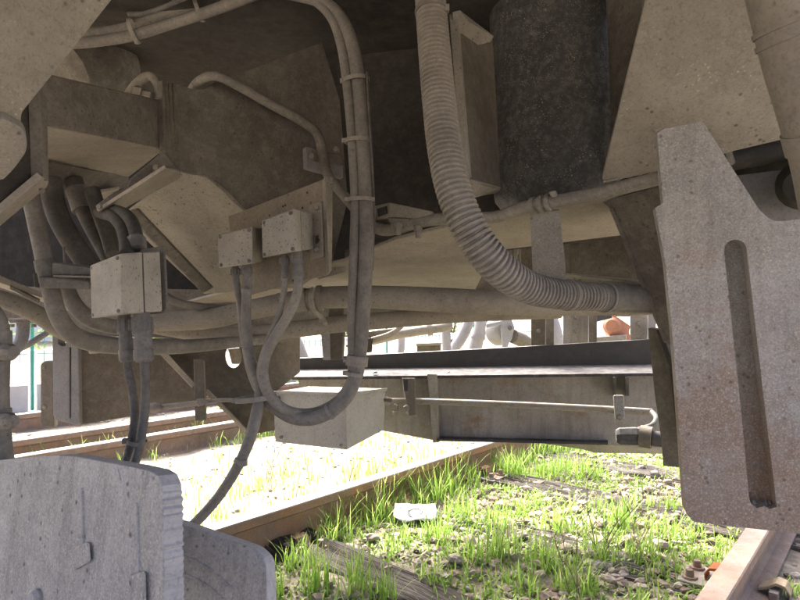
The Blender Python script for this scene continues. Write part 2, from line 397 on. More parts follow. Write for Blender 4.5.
RAILP = [(-.035, -.004), (-.031, 0), (.031, 0), (.035, -.004), (.035, -.035), (.010, -.048), (.008, -.05), (.008, -.125), (.02, -.135), (.0625, -.142), (.0625, -.150),
         (-.0625, -.150), (-.0625, -.142), (-.02, -.135), (-.008, -.125), (-.008, -.05), (-.010, -.048), (-.035, -.035)]
def rail(nc, label, s0=-2.5, s1=60, head='railtop', side='rust'):
    ss = list(np.arange(s0, 9, .35)) + [12, 20, 35, s1]
    vs = []; fs = []; fm = []
    K = len(RAILP)
    for s in ss:
        for a, z in RAILP: vs.append(TR(nc + a, s, z))
    for j in range(len(ss) - 1):
        for k in range(K):
            k2 = (k + 1) % K
            fs.append([j * K + k, j * K + k2, (j + 1) * K + k2, (j + 1) * K + k]); fm.append(1 if k in (0, 1, 2) else 0)
    fs += [list(range(K)), list(range((len(ss) - 1) * K, len(ss) * K))]; fm += [0, 0]
    o = mk('rail', vs, fs, None, mats=[M[side], M[head]], fm=fm)
    return tag(o, label, 'rail')
NL, NR = -1.854 - .035, -.418 + .035
rail(NL, 'rusty rail with bright worn head behind the grass, below the grey box', side='rust_warm')
rail(NR, 'wide rusty rail at the bottom right corner under the slotted plate', head='rail_rust_head')
rail(-3.66, 'brown rail of the neighbouring track, the nearest one on the left')
rail(-4.14, 'second brown rail on the left, close behind the neighbouring track\'s first')
rail(-5.20, 'farthest rail on the left, just before the mesh fence')

def sleeper(nc, s, half, label, top, wid=.25, tilt=0.0):
    nx, ny = 46, 9
    vs = []; fs = []
    rs = random.Random(int(s * 1000) + int(nc * 77))
    prof = [(-wid / 2, -.14), (-wid / 2, -.012), (-wid / 2 + .012, 0)] + [(-wid / 2 + wid * k / 12, 0) for k in range(1, 12)] + [(wid / 2 - .012, 0), (wid / 2, -.012), (wid / 2, -.14)]
    prof = sorted(set(prof), key=lambda q: prof.index(q))
    K = len(prof)
    for i in range(nx + 1):
        x = -half + 2 * half * i / nx
        for b, z in prof:
            dz = 0
            if z > -.05:
                g1 = noise.noise(Vector((x * 1.7, b * 34, s * 5))); dz = -.040 * max(0, g1) ** 1.0 - .022 * abs(noise.noise(Vector((x * 3, b * 70, s * 5))))
            db = .008 * noise.noise(Vector((x * 6, b * 4, s * 9)))
            vs.append(Vector((x, b + db, z + dz)))
    for i in range(nx):
        for k in range(K - 1): fs.append([i * K + k, i * K + k + 1, (i + 1) * K + k + 1, (i + 1) * K + k])
    fs += [list(range(K)), list(range(nx * K, nx * K + K))]
    me = bpy.data.meshes.new('sleeper'); me.from_pydata(vs, [], fs); me.update()
    bm = bmesh.new(); bm.from_mesh(me); bmesh.ops.recalc_face_normals(bm, faces=bm.faces); bm.to_mesh(me); bm.free()
    me.materials.append(M['wood'])
    o = bpy.data.objects.new('sleeper', me); C.objects.link(o)
    o.location = TR(nc, s, top); o.rotation_euler = (0, rs.uniform(-.006, .006) + tilt, ANG + rs.uniform(-.02, .02)); WL[o.name] = Vector(o.location)
    return tag(o, label, 'sleeper')
CT = (NL + NR) / 2
SLP = [(.86, 'nearest sleeper, low at the bottom edge below the wooden one', -.185), (1.55, 'cracked grey wooden sleeper in the grass at the bottom centre', -.128),
       (2.24, 'half buried sleeper carrying the orange rail clip, bottom right', -.150), (2.92, 'dark wooden sleeper crossing the grass below the beam', -.138),
       (3.61, 'pale sleeper just under the bottom edge of the cross beam', -.14)]
for s, lab, top in SLP[1:]: sleeper(CT, s, .95, lab, top - (.030 if s < 1.6 else 0), tilt=.055 if s < 1.6 else 0)
for k in range(7):
    sleeper(-4.4, 1.2 + .68 * k, 1.25, 'worn sleeper of the neighbouring track on the left, half sunk in sand', -.140)['group'] = 'sleepers of the neighbouring track'
def fastening(nc, s, label, clip='clip_rust'):
    t = thing('rail_fastening', label, 'rail fastening', TR(nc, s, -.15))
    def loc(pts): return [TR(nc + a, s + b, z) for a, b, z in pts]
    def bx(name, a0, a1, b0, b1, z0, z1, mat, par, bev=.003):
        return mk(name, loc([(a0, b0, z0), (a1, b0, z0), (a1, b1, z0), (a0, b1, z0), (a0, b0, z1), (a1, b0, z1), (a1, b1, z1), (a0, b1, z1)]),
                  [[3, 2, 1, 0], [4, 5, 6, 7], [0, 1, 5, 4], [1, 2, 6, 5], [2, 3, 7, 6], [3, 0, 4, 7]], mat, par, bevel=bev)
    bx('tie_plate', -.20, .20, -.085, .085, -.154, -.1425, M['tie_plate'], t)
    for sg in (-1, 1):
        b = bx('shoulder', min(sg * .068, sg * .095), max(sg * .068, sg * .095), -.06, .06, -.1425, -.118, M['tie_plate'], t)
        # sprung clip: bent flat bar pressing on the rail foot
        pts = [TR(nc + sg * a, s, z) for a, z in ((.035, -.128), (.060, -.118), (.085, -.100), (.110, -.105), (.125, -.128), (.120, -.141))]
        vs = []; fs = []
        for p in pts:
            for b_, z_ in ((-.032, -.005), (.032, -.005), (.032, .005), (-.032, .005)): vs.append(p + DV * b_ + Vector((0, 0, z_)))
        for i in range(len(pts) - 1):
            for k in range(4):
                k2 = (k + 1) % 4; fs.append([i * 4 + k, i * 4 + k2, i * 4 + 4 + k2, i * 4 + 4 + k])
        fs += [[0, 1, 2, 3], [len(vs) - 4, len(vs) - 3, len(vs) - 2, len(vs) - 1]]
        cl = mk('clip', vs, fs, M['clip_tan' if (clip == 'clip' and sg > 0) else clip], t, bevel=.002)
        for b_ in (-.05, .05):
            p = TR(nc + sg * .165, s + b_, -.1425)
            lathe('coach_screw', p, p + Vector((0, 0, .03)), [(0, .026), (.25, .024), (.25, .014), (.9, .013), (1, .011)], M['rust'], t, 8)
    return t
fastening(NR, 2.27, 'orange rusty clip and tie plate beside the rail at bottom right', 'clip')
fastening(NL, 1.55, 'rusty fastening where the cracked sleeper meets the rail')
fastening(NL, 2.92, 'rail fastening at the far end of the dark sleeper')
fastening(NR, 1.58, 'rail fastening on the outer side of the rail in the bottom right corner', 'clip_tan')

# ballast
def stones(name, items, mat):
    ico = bmesh.new(); bmesh.ops.create_icosphere(ico, subdivisions=1, radius=1)
    base = np.array([v.co[:] for v in ico.verts]); bf = np.array([[v.index for v in f.verts] for f in ico.faces]); ico.free()
    nb = len(base); k = len(items)
    vs = np.zeros((k * nb, 3)); fs = np.zeros((k * len(bf), 3), int); tone = np.zeros(k * nb, np.float32)
    for i, (p, r) in enumerate(items):
        b = base * (1 + rng.uniform(-.28, .22, (nb, 1))) * np.array([r * rng.uniform(.8, 1.4), r * rng.uniform(.7, 1.1), r * rng.uniform(.5, .8)])
        a = rng.uniform(0, 6.28); t = rng.uniform(-.5, .5)
        rz = np.array([[math.cos(a), -math.sin(a), 0], [math.sin(a), math.cos(a), 0], [0, 0, 1]]); rx = np.array([[1, 0, 0], [0, math.cos(t), -math.sin(t)], [0, math.sin(t), math.cos(t)]])
        vs[i * nb:(i + 1) * nb] = b @ rx.T @ rz.T + np.array(p); fs[i * len(bf):(i + 1) * len(bf)] = bf + i * nb; tone[i * nb:(i + 1) * nb] = rng.uniform(0, 1) ** 1.3
    me = bpy.data.meshes.new(name); me.from_pydata(vs.tolist(), [], fs.tolist()); me.update(); me.materials.append(mat)
    at = me.attributes.new('tone', 'FLOAT', 'POINT'); at.data.foreach_set('value', tone)
    o = bpy.data.objects.new(name, me); C.objects.link(o); return o
def fgrow(n, s):  # where vegetation is thick
    return noise.noise(Vector((n * 1.6 + 4, s * 1.6, 11))) * .6 + noise.noise(Vector((n * 5, s * 5, 21))) * .5
items = []
while len(items) < 7500:
    n = random.uniform(-1.80, -.45) if random.random() < .8 else random.uniform(-.3, .4)
    s = random.uniform(.9, 6.5)
    if random.random() < .25 + max(0, fgrow(n, s)) * 1.2 and random.random() < .8: continue
    r = random.choice((.006, .008, .010, .013, .017, .022)) * random.uniform(.8, 1.2)
    if any(abs(s - q[0]) < .13 for q in SLP[1:2]) and random.random() < .93: continue
    items.append((TR(n, s, gz(n, s) + r * .25), r))
tag(stones('gravel', items, M['stone']), 'loose pinkish grey ballast gravel between the rails', 'gravel', kind='stuff')
items = []
for _ in range(900):
    n = random.uniform(-3.5, -1.95); s = random.uniform(.5, 8); r = random.uniform(.006, .016)
    items.append((TR(n, s, gz(n, s) + r * .2), r))
for _ in range(500):
    n = random.uniform(-5.6, -3.4); s = random.uniform(.5, 8); r = random.uniform(.010, .024)
    items.append((TR(n, s, gz(n, s) + r * .2), r))
tag(stones('gravel', items, M['sandstone']), 'pale sandy gravel strewn beyond the rail on the left', 'gravel', kind='stuff')
sp = [(612, 462), (640, 468), (655, 474), (590, 466), (628, 480), (566, 548), (600, 524), (520, 536), (470, 540), (455, 560), (540, 575), (500, 505), (632, 540), (660, 545), (575, 510), (610, 500), (540, 458), (650, 490), (668, 482), (485, 470), (300, 545), (372, 538), (590, 555), (610, 580)]
for i, (x, y) in enumerate(sp):
    d = F * (CAM_H + .145) / (y - 315); p = V(x, y, d); p.z = -.142
    bm = bmesh.new(); bmesh.ops.create_icosphere(bm, subdivisions=2, radius=1)
    r = random.uniform(.019, .031)
    for v in bm.verts:
        q = v.co.copy(); f = 1 + .35 * noise.noise(q * 1.3 + Vector((i * 7, 0, 0))); v.co = Vector((q.x * r * f * 1.2, q.y * r * f * .9, q.z * r * f * .6))
    me = bpy.data.meshes.new('stone'); bm.to_mesh(me); bm.free(); me.materials.append(M['bigstone'])
    o = bpy.data.objects.new('stone', me); C.objects.link(o); o.location = p; o.rotation_euler = (random.uniform(-.3, .3), random.uniform(-.3, .3), random.uniform(0, 6))
    tag(o, 'pale ballast stone lying on the gravel between the rails', 'stone', 'larger pale stones between the rails')

# grass
def blades(name, spec, mat, label):
    vs, fs, tone = [], [], []
    for (p, h, w, lean, az, t) in spec:
        dx, dy = math.cos(az), math.sin(az); px, py = -dy, dx
        b = len(vs)
        for k, (f, ww) in enumerate(((0, 1), (.45, .85), (.8, .5))):
            o = lean * h * f ** 1.8; z = h * f * (1 - .25 * lean * f)
            cx, cy, cz = p[0] + dx * o, p[1] + dy * o, p[2] + z
            vs.append((cx - px * w * ww, cy - py * w * ww, cz)); vs.append((cx + px * w * ww, cy + py * w * ww, cz))
        o = lean * h; vs.append((p[0] + dx * o, p[1] + dy * o, p[2] + h * (1 - .25 * lean)))
        fs += [[b, b + 1, b + 3, b + 2], [b + 2, b + 3, b + 5, b + 4], [b + 4, b + 5, b + 6]]
        tone += [t * .55, t * .55, t * .85, t * .85, t, t, t]
    me = bpy.data.meshes.new(name); me.from_pydata(vs, [], fs); me.update(); me.materials.append(mat)
    at = me.attributes.new('tone', 'FLOAT', 'POINT'); at.data.foreach_set('value', np.array(tone, np.float32))
    o = bpy.data.objects.new(name, me); C.objects.link(o); return tag(o, label, 'grass', kind='stuff')
spec = []
def tuft(n, s, cnt, hh, rad, dry=.06):
    for _ in range(cnt):
        a = random.uniform(0, 6.28); r = rad * math.sqrt(random.random())
        nn, s2 = n + r * math.cos(a), s + r * math.sin(a)
        z = gz(nn, s2)
        p = TR(nn, s2, z); h = hh * random.uniform(.45, 1.15)
        t = random.uniform(.3, .98) if random.random() > dry else 1.0
        spec.append((p, h, random.uniform(.0016, .0034), random.uniform(.05, .75), random.uniform(0, 6.28), t))
def tuft_px(x, y, cnt, hpx, radpx):
    d = F * (CAM_H + .165) / (y - 315); p = V(x, y, d)
    tuft(p.dot(NV), p.dot(DV), cnt, hpx * d / F, radpx * d / F)
# tufts that can be picked out in the photograph: foot pixel, blades, height, spread
for q in [(325, 545, 22, 34, 12), (340, 540, 16, 45, 10), (300, 570, 26, 40, 14), (315, 590, 40, 55, 16), (355, 592, 34, 60, 16), (385, 600, 26, 50, 14), (330, 515, 14, 30, 12), (400, 545, 18, 30, 12),
          (335, 530, 26, 40, 12), (365, 500, 30, 46, 14), (385, 505, 40, 58, 14), (400, 500, 34, 50, 12), (375, 520, 30, 45, 14), (345, 520, 26, 40, 12), (430, 500, 34, 45, 16), (448, 490, 30, 48, 14),
          (460, 480, 36, 40, 14), (515, 478, 36, 38, 12), (500, 470, 24, 28, 12), (545, 478, 26, 26, 14), (570, 476, 34, 34, 14), (590, 478, 24, 28, 12), (460, 520, 30, 34, 16), (440, 540, 34, 38, 18), (480, 560, 34, 38, 18),
          (505, 560, 36, 44, 14), (545, 570, 36, 40, 16), (525, 590, 30, 36, 16), (575, 590, 40, 50, 18), (600, 560, 40, 45, 18), (620, 530, 36, 46, 16), (640, 560, 30, 40, 18), (665, 540, 26, 30, 16), (560, 530, 34, 34, 18),
          (600, 515, 22, 26, 14), (500, 530, 26, 30, 16), (430, 580, 18, 24, 14), (670, 512, 24, 26, 12), (640, 510, 24, 30, 12), (700, 560, 20, 20, 14), (715, 600, 24, 26, 12), (790, 600, 30, 26, 10), (690, 530, 20, 20, 14),
          (230, 545, 12, 40, 10), (265, 535, 12, 36, 10), (285, 530, 16, 30, 12), (272, 600, 26, 46, 12)]:
    tuft_px(q[0], q[1], int(q[2] * 1.7), q[3] * .95, q[4] * 1.1)
k = 0
while k < 1150:
    n = random.uniform(-1.82, -.45); s = random.uniform(1.0, 7)
    k += 1
    if fgrow(n, s) < -.2: continue
    if (abs(s - 1.55) < .15 and n < -1.2) or (abs(s - 2.92) < .12): continue
    tuft(n, s, random.randint(5, 14), random.uniform(.025, .085), .06)
for _ in range(1300):      # sparse grass beyond the rail
    n = random.uniform(-3.6, -1.95) if random.random() < .7 else random.uniform(-6.5, -3.5); s = random.uniform(.2, 9)
    if fgrow(n * .7, s * .7) < .0 and random.random() < .75: continue
    tuft(n, s, random.randint(4, 12), random.uniform(.03, .10), .07, dry=.25)
for _ in range(420):
    tuft(random.uniform(-2.9, -1.93), random.uniform(1.0, 6.5), random.randint(5, 11), random.uniform(.025, .085), .07, dry=.3)
for _ in range(260):
    n = random.choice((-3.75, -3.56, -4.25, -4.04, -5.3)) + random.uniform(-.03, .03)
    tuft(n, random.uniform(.2, 9), random.randint(4, 10), random.uniform(.06, .16), .05, dry=.2)
for _ in range(300):
    tuft(random.uniform(-.3, .5), random.uniform(1.2, 5), random.randint(4, 10), random.uniform(.02, .06), .06)
for _ in range(260):
    tuft(NL + .1 + random.uniform(-.03, .06), random.uniform(1.9, 6.5), random.randint(5, 12), random.uniform(.06, .15), .05, dry=.12)
# low clover-like carpet between the rails
for _ in range(17000):
    n = random.uniform(-1.8, -.45); s = random.uniform(1.0, 6)
    if fgrow(n, s) < -.22 or (abs(s - 1.55) < .13 and n < -1.2): continue
    spec.append((TR(n, s, gz(n, s)), random.uniform(.012, .03), random.uniform(.003, .006), random.uniform(.5, 1.6), random.uniform(0, 6.28), random.uniform(.2, .85)))
blades('grass', spec, M['grass'], 'bright green grass and weeds growing through the ballast')

# dry weeds: branching twigs
def weed(px, py, hpx, label, seed, mat):
    rs = random.Random(seed)
    d = F * (CAM_H + .16) / (py - 315); b = V(px, py, d); b.z = -.165
    t = thing('dry_weed', label, 'weed', b)
    H = hpx * d / F
    def br(name, p, dirv, ln, r, par):
        pts = [p]; q = dirv.normalized()
        for k in range(5):
            q = (q + Vector((rs.uniform(-.22, .22), rs.uniform(-.22, .22), rs.uniform(-.05, .15)))).normalized(); pts.append(pts[-1] + q * ln / 5)
        S = cr([Vector((*p_, r * (1 - .7 * i / 5))) for i, p_ in enumerate(pts)], 3)
        o = sweep(name, [Vector(v[:3]) for v in S], [v[3] for v in S], mat, par, 5)
        return o, pts
    for j in range(3):
        st, pts = br('stem', b + Vector((rs.uniform(-.02, .02), rs.uniform(-.02, .02), 0)), Vector((rs.uniform(-.25, .45), rs.uniform(-.3, .3), 1)), H * rs.uniform(.7, 1.05), .0022, t)
        for p in pts[1:]:
            for _ in range(2): br('twig', p, Vector((rs.uniform(-1, 1), rs.uniform(-1, 1), 1.0)), H * rs.uniform(.15, .4), .0012, st)
weed(600, 560, 95, 'leafless dry weed with thin forking twigs standing in the grass', 3, M['twig'])
weed(577, 600, 85, 'dark bare twigs rising at the bottom edge of the photo', 8, M['twig'])
weed(632, 555, 70, 'thin straw coloured weed right of the larger bare weed', 5, M['straw'])
weed(345, 505, 50, 'bent pale dry stalks against the rail side', 12, M['straw'])
weed(265, 495, 70, 'thin dry stalks standing in the sand beyond the rail', 15, M['straw'])
# scrap of paper
d0 = F * (CAM_H + .125) / (512 - 315)
pp = []; pf = []
cpt = V(415, 511, d0); cpt.z = -.128
for j in range(7):
    for i in range(11):
        u, v = i / 10 - .5, j / 6 - .5
        x = u * .20 * (1 - .2 * abs(v)); y = v * .13 + .02 * u
        pp.append(cpt + Vector((x, y, .022 * noise.noise(Vector((u * 3, v * 3, 5))) + .03 * max(0, abs(u) - .3) + .028 * v)))
for j in range(6):
    for i in range(10): pf.append([j * 11 + i, j * 11 + i + 1, (j + 1) * 11 + i + 1, (j + 1) * 11 + i])
po = mk('paper_scrap', pp, pf, M['paper'], smooth=True); tag(po, 'crumpled white scrap lying in the grass beside the rail', 'paper scrap')
so_ = po.modifiers.new('solid', 'SOLIDIFY'); so_.thickness = .002
rp = []
for k in range(28):
    a = k / 28 * 6.283; u, v = .18 * math.cos(a), .26 * math.sin(a)
    for rr in (1, .78):
        uu, vv = u * rr, v * rr
        rp.append(cpt + Vector((uu * .20, vv * .13 + .02 * uu, .004 + .022 * noise.noise(Vector((uu * 3, vv * 3, 5))) + .03 * max(0, abs(uu) - .3) + .028 * vv)))
mk('printed_ring', rp, [[2 * k, 2 * k + 1, (2 * k + 3) % 56, (2 * k + 2) % 56] for k in range(28)], M['paperprint'], po)

# ---------------------------------------------------------------- far background
FN = -6.15
for i in range(7):
    s = -2.9 + 2.5 * i
    t = thing('fence_panel', ('green mesh fence panel with teal post behind the neighbouring track' if i == 1 else 'green wire mesh fence panel far behind, seen through the gaps'), 'fence', TR(FN, s, -.12), 'fence panels along the yard')
    a = TR(FN, s, -.12)
    lathe('post', a, a + Vector((0, 0, 1.75)), [(0, .015), (1, .015)], M['green'], t, 8)
    lathe('cap', a + Vector((0, 0, 1.75)), a + Vector((0, 0, 1.78)), [(0, .02), (.6, .02), (1, .01)], M['green'], t, 8)
    vs, fs = [], []
    def wire(p, q, r):
        ax = (q - p).normalized(); u = ax.cross(NV).normalized(); b = len(vs)
        for c in (p, q):
            for x, y in ((-1, -1), (1, -1), (1, 1), (-1, 1)): vs.append(c + u * r * x + NV * r * y)
        for k in range(4): fs.append([b + k, b + (k + 1) % 4, b + 4 + (k + 1) % 4, b + 4 + k])
    for k in range(24): wire(TR(FN, s + .1 * (k + 1), .2), TR(FN, s + .1 * (k + 1), 1.6), .0016)
    for k in range(8): wire(TR(FN, s + .04, .2 + .2 * k), TR(FN, s + 2.46, .2 + .2 * k), .0024)
    mk('wire_mesh', vs, fs, M['green'], t)
    mk('kick_board', [TR(FN + x, s + y, z) for z in (-.15, .12) for x, y in ((-.025, .04), (.025, .04), (.025, 2.46), (-.025, 2.46))], [[3, 2, 1, 0], [4, 5, 6, 7], [0, 1, 5, 4], [1, 2, 6, 5], [2, 3, 7, 6], [3, 0, 4, 7]], M['concrete'], t, bevel=.006)
def guard(n, z0, z1):
    vs = [TR(n + x, s, z) for z in (z0, z1) for x, s in ((-.03, -6), (.03, -6), (.03, 16), (-.03, 16))]
    return mk('guard_rail', vs, [[3, 2, 1, 0], [4, 5, 6, 7], [0, 1, 5, 4], [1, 2, 6, 5], [2, 3, 7, 6], [3, 0, 4, 7]], M['white'], bevel=.01)
gr = guard(-7.6, .22, .36); tag(gr, 'white horizontal barrier rail beyond the green fence', 'barrier')
for s in (-5, -2, 1, 4, 7, 10, 13): mk('post', [TR(-7.66 + x, s + y, z) for z in (-.15, .3) for x, y in ((-.03, -.04), (.03, -.04), (.03, .04), (-.03, .04))], [[3, 2, 1, 0], [4, 5, 6, 7], [0, 1, 5, 4], [1, 2, 6, 5], [2, 3, 7, 6], [3, 0, 4, 7]], M['white'], gr)
def shrub(n, s, h, w, label, cnt):
    t = thing('shrub', label, 'shrub', TR(n, s, -.12), 'shrubs beyond the fence')
    for j in range(3):
        sweep('stem', [TR(n, s, -.12), TR(n + .1 * j - .1, s + .15 * (j - 1), h * .3), TR(n + .3 * j - .3, s + .4 * (j - 1), h * .75)], [.04, .03, .012], M['twig'], t, 6)
    vs, fs, tone = [], [], []
    cl = [(random.gauss(0, w * .33), random.gauss(0, w * .4), h * (.15 + .75 * random.random()), random.uniform(.18, .4) * w) for _ in range(16)]
    for _ in range(cnt):
        a, b, z, r = random.choice(cl)
        v = Vector((random.gauss(0, 1), random.gauss(0, 1), random.gauss(0, 1))).normalized() * r * random.random() ** .4
        p = TR(n + a, s + b, max(-.05, z)) + v; p.z = max(-.08, p.z)
        u = Vector((random.gauss(0, 1), random.gauss(0, 1), random.gauss(0, 1))).normalized(); q = u.orthogonal().normalized() * .022; u *= .045
        k = len(vs); vs += [p - u, p + q, p + u, p - q]; fs.append([k, k + 1, k + 2, k + 3]); x = random.random(); tone += [x] * 4
    o = mk('foliage', vs, fs, M['leaf'], t)
    at = o.data.attributes.new('tone', 'FLOAT', 'POINT'); at.data.foreach_set('value', np.array(tone, np.float32))
for i in range(7):
    shrub(-10 - random.uniform(0, 2), -6 + 3.6 * i, random.uniform(1.8, 2.8), random.uniform(1.8, 2.4), 'light green leafy shrub in the sun beyond the fence', 2600)
# pale house far behind
hs = thing('house', 'pale rendered house far behind the fence on the left', 'house', TR(-24, 3, -.1))
def trbox(name, n0, n1, s0, s1, z0, z1, mat, par, bev=.01):
    return mk(name, [TR(n, s, z) for z in (z0, z1) for n, s in ((n0, s0), (n1, s0), (n1, s1), (n0, s1))], [[3, 2, 1, 0], [4, 5, 6, 7], [0, 1, 5, 4], [1, 2, 6, 5], [2, 3, 7, 6], [3, 0, 4, 7]], mat, par, bevel=bev)
trbox('wall', -30, -22, -6, 12, -.2, 5.2, M['white'], hs)
mk('roof', [TR(-30.5, -6.5, 5.2), TR(-21.5, -6.5, 5.2), TR(-21.5, 12.5, 5.2), TR(-30.5, 12.5, 5.2), TR(-26, -6.5, 8), TR(-26, 12.5, 8)], [[0, 1, 2, 3], [0, 4, 1], [2, 5, 3], [1, 4, 5, 2], [3, 5, 4, 0]], M['roof'], hs)
for s in (-4, 0, 4, 8):
    for z in (.9, 3.2):
        wd = trbox('window', -22.04, -21.96, s, s + 1.2, z, z + 1.3, M['white'], hs); trbox('pane', -21.97, -21.94, s + .08, s + 1.12, z + .08, z + 1.22, M['glass'], wd, 0)

# ---------------------------------------------------------------- vehicle body above
vb = thing('rail_vehicle', 'dark underside of the rail vehicle spanning the top of the photo', 'rail vehicle', TR(CT, 2, 1.6))
trbox('deck', -2.60, .50, -2.6, 1.85, 1.66, 1.74, M['dark'], vb)
trbox('body', -2.62, .52, -2.65, 1.87, 1.745, 2.0, M['slate'], vb)  # unseen block above the deck, added to cast the vehicle's shadow
trbox('light_shaping_sill', -2.62, -2.5, -2.6, 1.85, 1.56, 1.655, M['brown'], vb)  # far sill, lower edge raised to let sun in underneath
trbox('light_shaping_sill', .40, .52, -2.6, 1.85, 1.40, 1.655, M['brown'], vb)  # unseen near sill, brought down to cut skylight on the upper parts
# transverse bulkhead and gusset walls behind the hoses
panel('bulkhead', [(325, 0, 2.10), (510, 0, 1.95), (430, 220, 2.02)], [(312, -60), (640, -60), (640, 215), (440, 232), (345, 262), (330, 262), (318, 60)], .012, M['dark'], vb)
panel('end_bulkhead', [(0, 60, 2.9), (300, 60, 2.6), (150, 200, 2.75)], [(-140, -10), (330, -60), (330, 240), (205, 300), (-140, 300)], .012, M['hollow_shade'], vb)  # closes the hollow at left, its shade put into the black colour
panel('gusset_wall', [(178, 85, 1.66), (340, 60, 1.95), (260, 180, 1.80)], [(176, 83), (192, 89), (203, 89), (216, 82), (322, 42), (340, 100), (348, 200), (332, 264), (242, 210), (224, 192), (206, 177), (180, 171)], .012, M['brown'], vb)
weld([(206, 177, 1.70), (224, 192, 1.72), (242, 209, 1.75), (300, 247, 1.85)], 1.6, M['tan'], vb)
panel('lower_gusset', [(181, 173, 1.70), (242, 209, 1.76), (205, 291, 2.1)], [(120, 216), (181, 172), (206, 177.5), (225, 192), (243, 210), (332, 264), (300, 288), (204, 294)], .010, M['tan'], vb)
hexa('diagonal_brace', [(126, 212, 1.66), (136, 208, 1.66), (212, 288, 1.98), (202, 293, 1.98)], [(124, 213, 1.70), (139, 208, 1.70), (214, 287, 2.02), (204, 293, 2.02)], M['brown'], vb)
box('tank_light_block', Vector((.957, 1.52, 1.36)), (.012, .66, .6), M['dark'], vb)  # unseen sheet added to keep side skylight off the tank
# box beam at upper left
bb = thing('box_beam', 'brown box beam with pale underside at the upper left', 'beam', V(105, 130, 1.4))
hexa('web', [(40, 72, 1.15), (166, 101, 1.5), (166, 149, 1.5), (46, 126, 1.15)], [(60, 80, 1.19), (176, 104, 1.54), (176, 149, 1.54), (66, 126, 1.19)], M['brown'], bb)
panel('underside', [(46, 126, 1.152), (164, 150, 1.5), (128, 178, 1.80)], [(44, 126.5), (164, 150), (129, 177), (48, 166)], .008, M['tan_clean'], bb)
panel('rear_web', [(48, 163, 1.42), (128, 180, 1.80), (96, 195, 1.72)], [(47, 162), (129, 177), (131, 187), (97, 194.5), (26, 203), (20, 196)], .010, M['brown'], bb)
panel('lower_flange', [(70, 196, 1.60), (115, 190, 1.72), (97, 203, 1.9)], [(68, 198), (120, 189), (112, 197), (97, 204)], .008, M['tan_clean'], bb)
for q in [[(162, 80), (177, 84), (181, 175), (165, 166)], ]:
    panel('end_plate', [(162, 80, 1.46), (177, 84, 1.5), (181, 175, 1.5)], q, .02, M['brown'], bb)
for x in (165.5, 169, 173): panel('rib', [(x, 82, 1.455 + (x - 162) * .0026), (x + 2, 82, 1.46 + (x - 162) * .0026), (x + 3, 168, 1.46 + (x - 162) * .0026)], [(x, 83), (x + 1.6, 83), (x + 4.6, 168), (x + 3, 167)], .006, M['plate_brown'], bb, bevel=0)
panel('arm', [(166, 151, 1.44), (98, 206, 1.36), (166, 167, 1.44)], [(163, 151), (180, 171), (166, 168), (99, 212), (96, 205), (114, 192), (128, 187), (131, 178)], .012, M['brown'], bb)
panel('arm_underside', [(181, 171, 1.44), (98, 211, 1.35), (140, 198, 1.46)], [(166, 168), (180.5, 172), (181, 178), (107, 218), (98, 212)], .008, M['tan_clean'], bb)
bolt(157, 168, 1.40, 6, M['bolt'], bb); bolt(100, 207, 1.345, 5, M['bolt'], bb)
# near bracket with bright lower edge
nb = thing('corner_bracket', 'dark corner bracket with bright lower edge at the left margin', 'bracket', V(30, 170, 1.0))
panel('plate', [(22, 113, 1.02), (42, 96, 1.05), (0, 214, .98)], [(-30, 60), (42, 94), (43, 178), (-5, 218), (-60, 262)], .012, M['dark'], nb)
panel('front_edge', [(41, 95, 1.03), (47, 96, 1.05), (44, 178, 1.03)], [(40, 92), (47, 96), (49, 181), (43, 178)], .02, M['brown'], nb, bevel=.001)
panel('lower_edge', [(43, 178, 1.02), (-5, 218, .97), (48, 184, 1.09)], [(43, 177.5), (49, 181.5), (47, 187), (-6, 231), (-60, 276), (-60, 264), (-5, 218)], .012, M['tan_clean'], nb, bevel=.001)
bolt(42, 190, 1.03, 5, M['bolt'], nb, Vector((.2, -.6, -.8)))
# big near plate top left
np_ = thing('hanging_plate', 'large tan dusty steel plate filling the top left corner', 'plate', V(40, 40, .85))
panel('plate', [(0, 0, .78), (112, 0, .92), (22, 118, .86)], rnd([(-160, -160), (230, -160), (112, 0), (60, 66), (22, 113), (21, 128), (-40, 130)], {4: 3}), .016, M['tan'], np_)
lg = panel('lug', [(0, 118, .80), (27, 140, .835), (0, 182, .86)], rnd([(-40, 116), (4, 119), (23, 129), (27, 138), (27, 152), (14, 170), (4, 180), (-40, 186)], {2: 5, 3: 4, 4: 6, 5: 5}), .022, M['tan'], np_, bevel=.003)

# soffit: pale underside of the cross member
sf = thing('cross_member', 'wide tan underside of the cross member above the big pipes', 'cross member', V(450, 262, 1.8))
SP = [(345, 262, 1.80), (655, 185, 1.25), (500, 291, 2.35)]
panel('underside', SP, [(186, 303), (262, 283), (345, 261), (395, 240), (440, 229), (530, 212), (680, 178), (690, 226), (640, 233), (494, 251), (474, 293), (380, 296), (186, 304)], .010, M['tan_clean'], sf)
hexa('front_lip', [(345, 257, 1.80), (680, 173, 1.215), (680, 178, 1.215), (345, 261.5, 1.80)], [(345, 250, 1.9), (690, 168, 1.3), (690, 172, 1.3), (345, 256, 1.9)], M['tan'], sf, bevel=.001)
panel('rear_wall', [(480, 262, 2.40), (660, 250, 2.2), (480, 292, 2.40)], [(470, 240), (700, 225), (700, 296), (470, 300)], .012, M['brown'], sf)  # tan wall coloured brown to stand for the shadow in the recess
hexa('light_gap_cover', [(470, 249, 1.98), (700, 222, 1.72), (700, 218, 1.72), (470, 245, 1.98)], [(470, 241, 2.46), (700, 226, 2.28), (700, 222, 2.28), (470, 237, 2.46)], M['brown'], sf, bevel=0)  # added to stop skylight leaking in between underside and rear wall
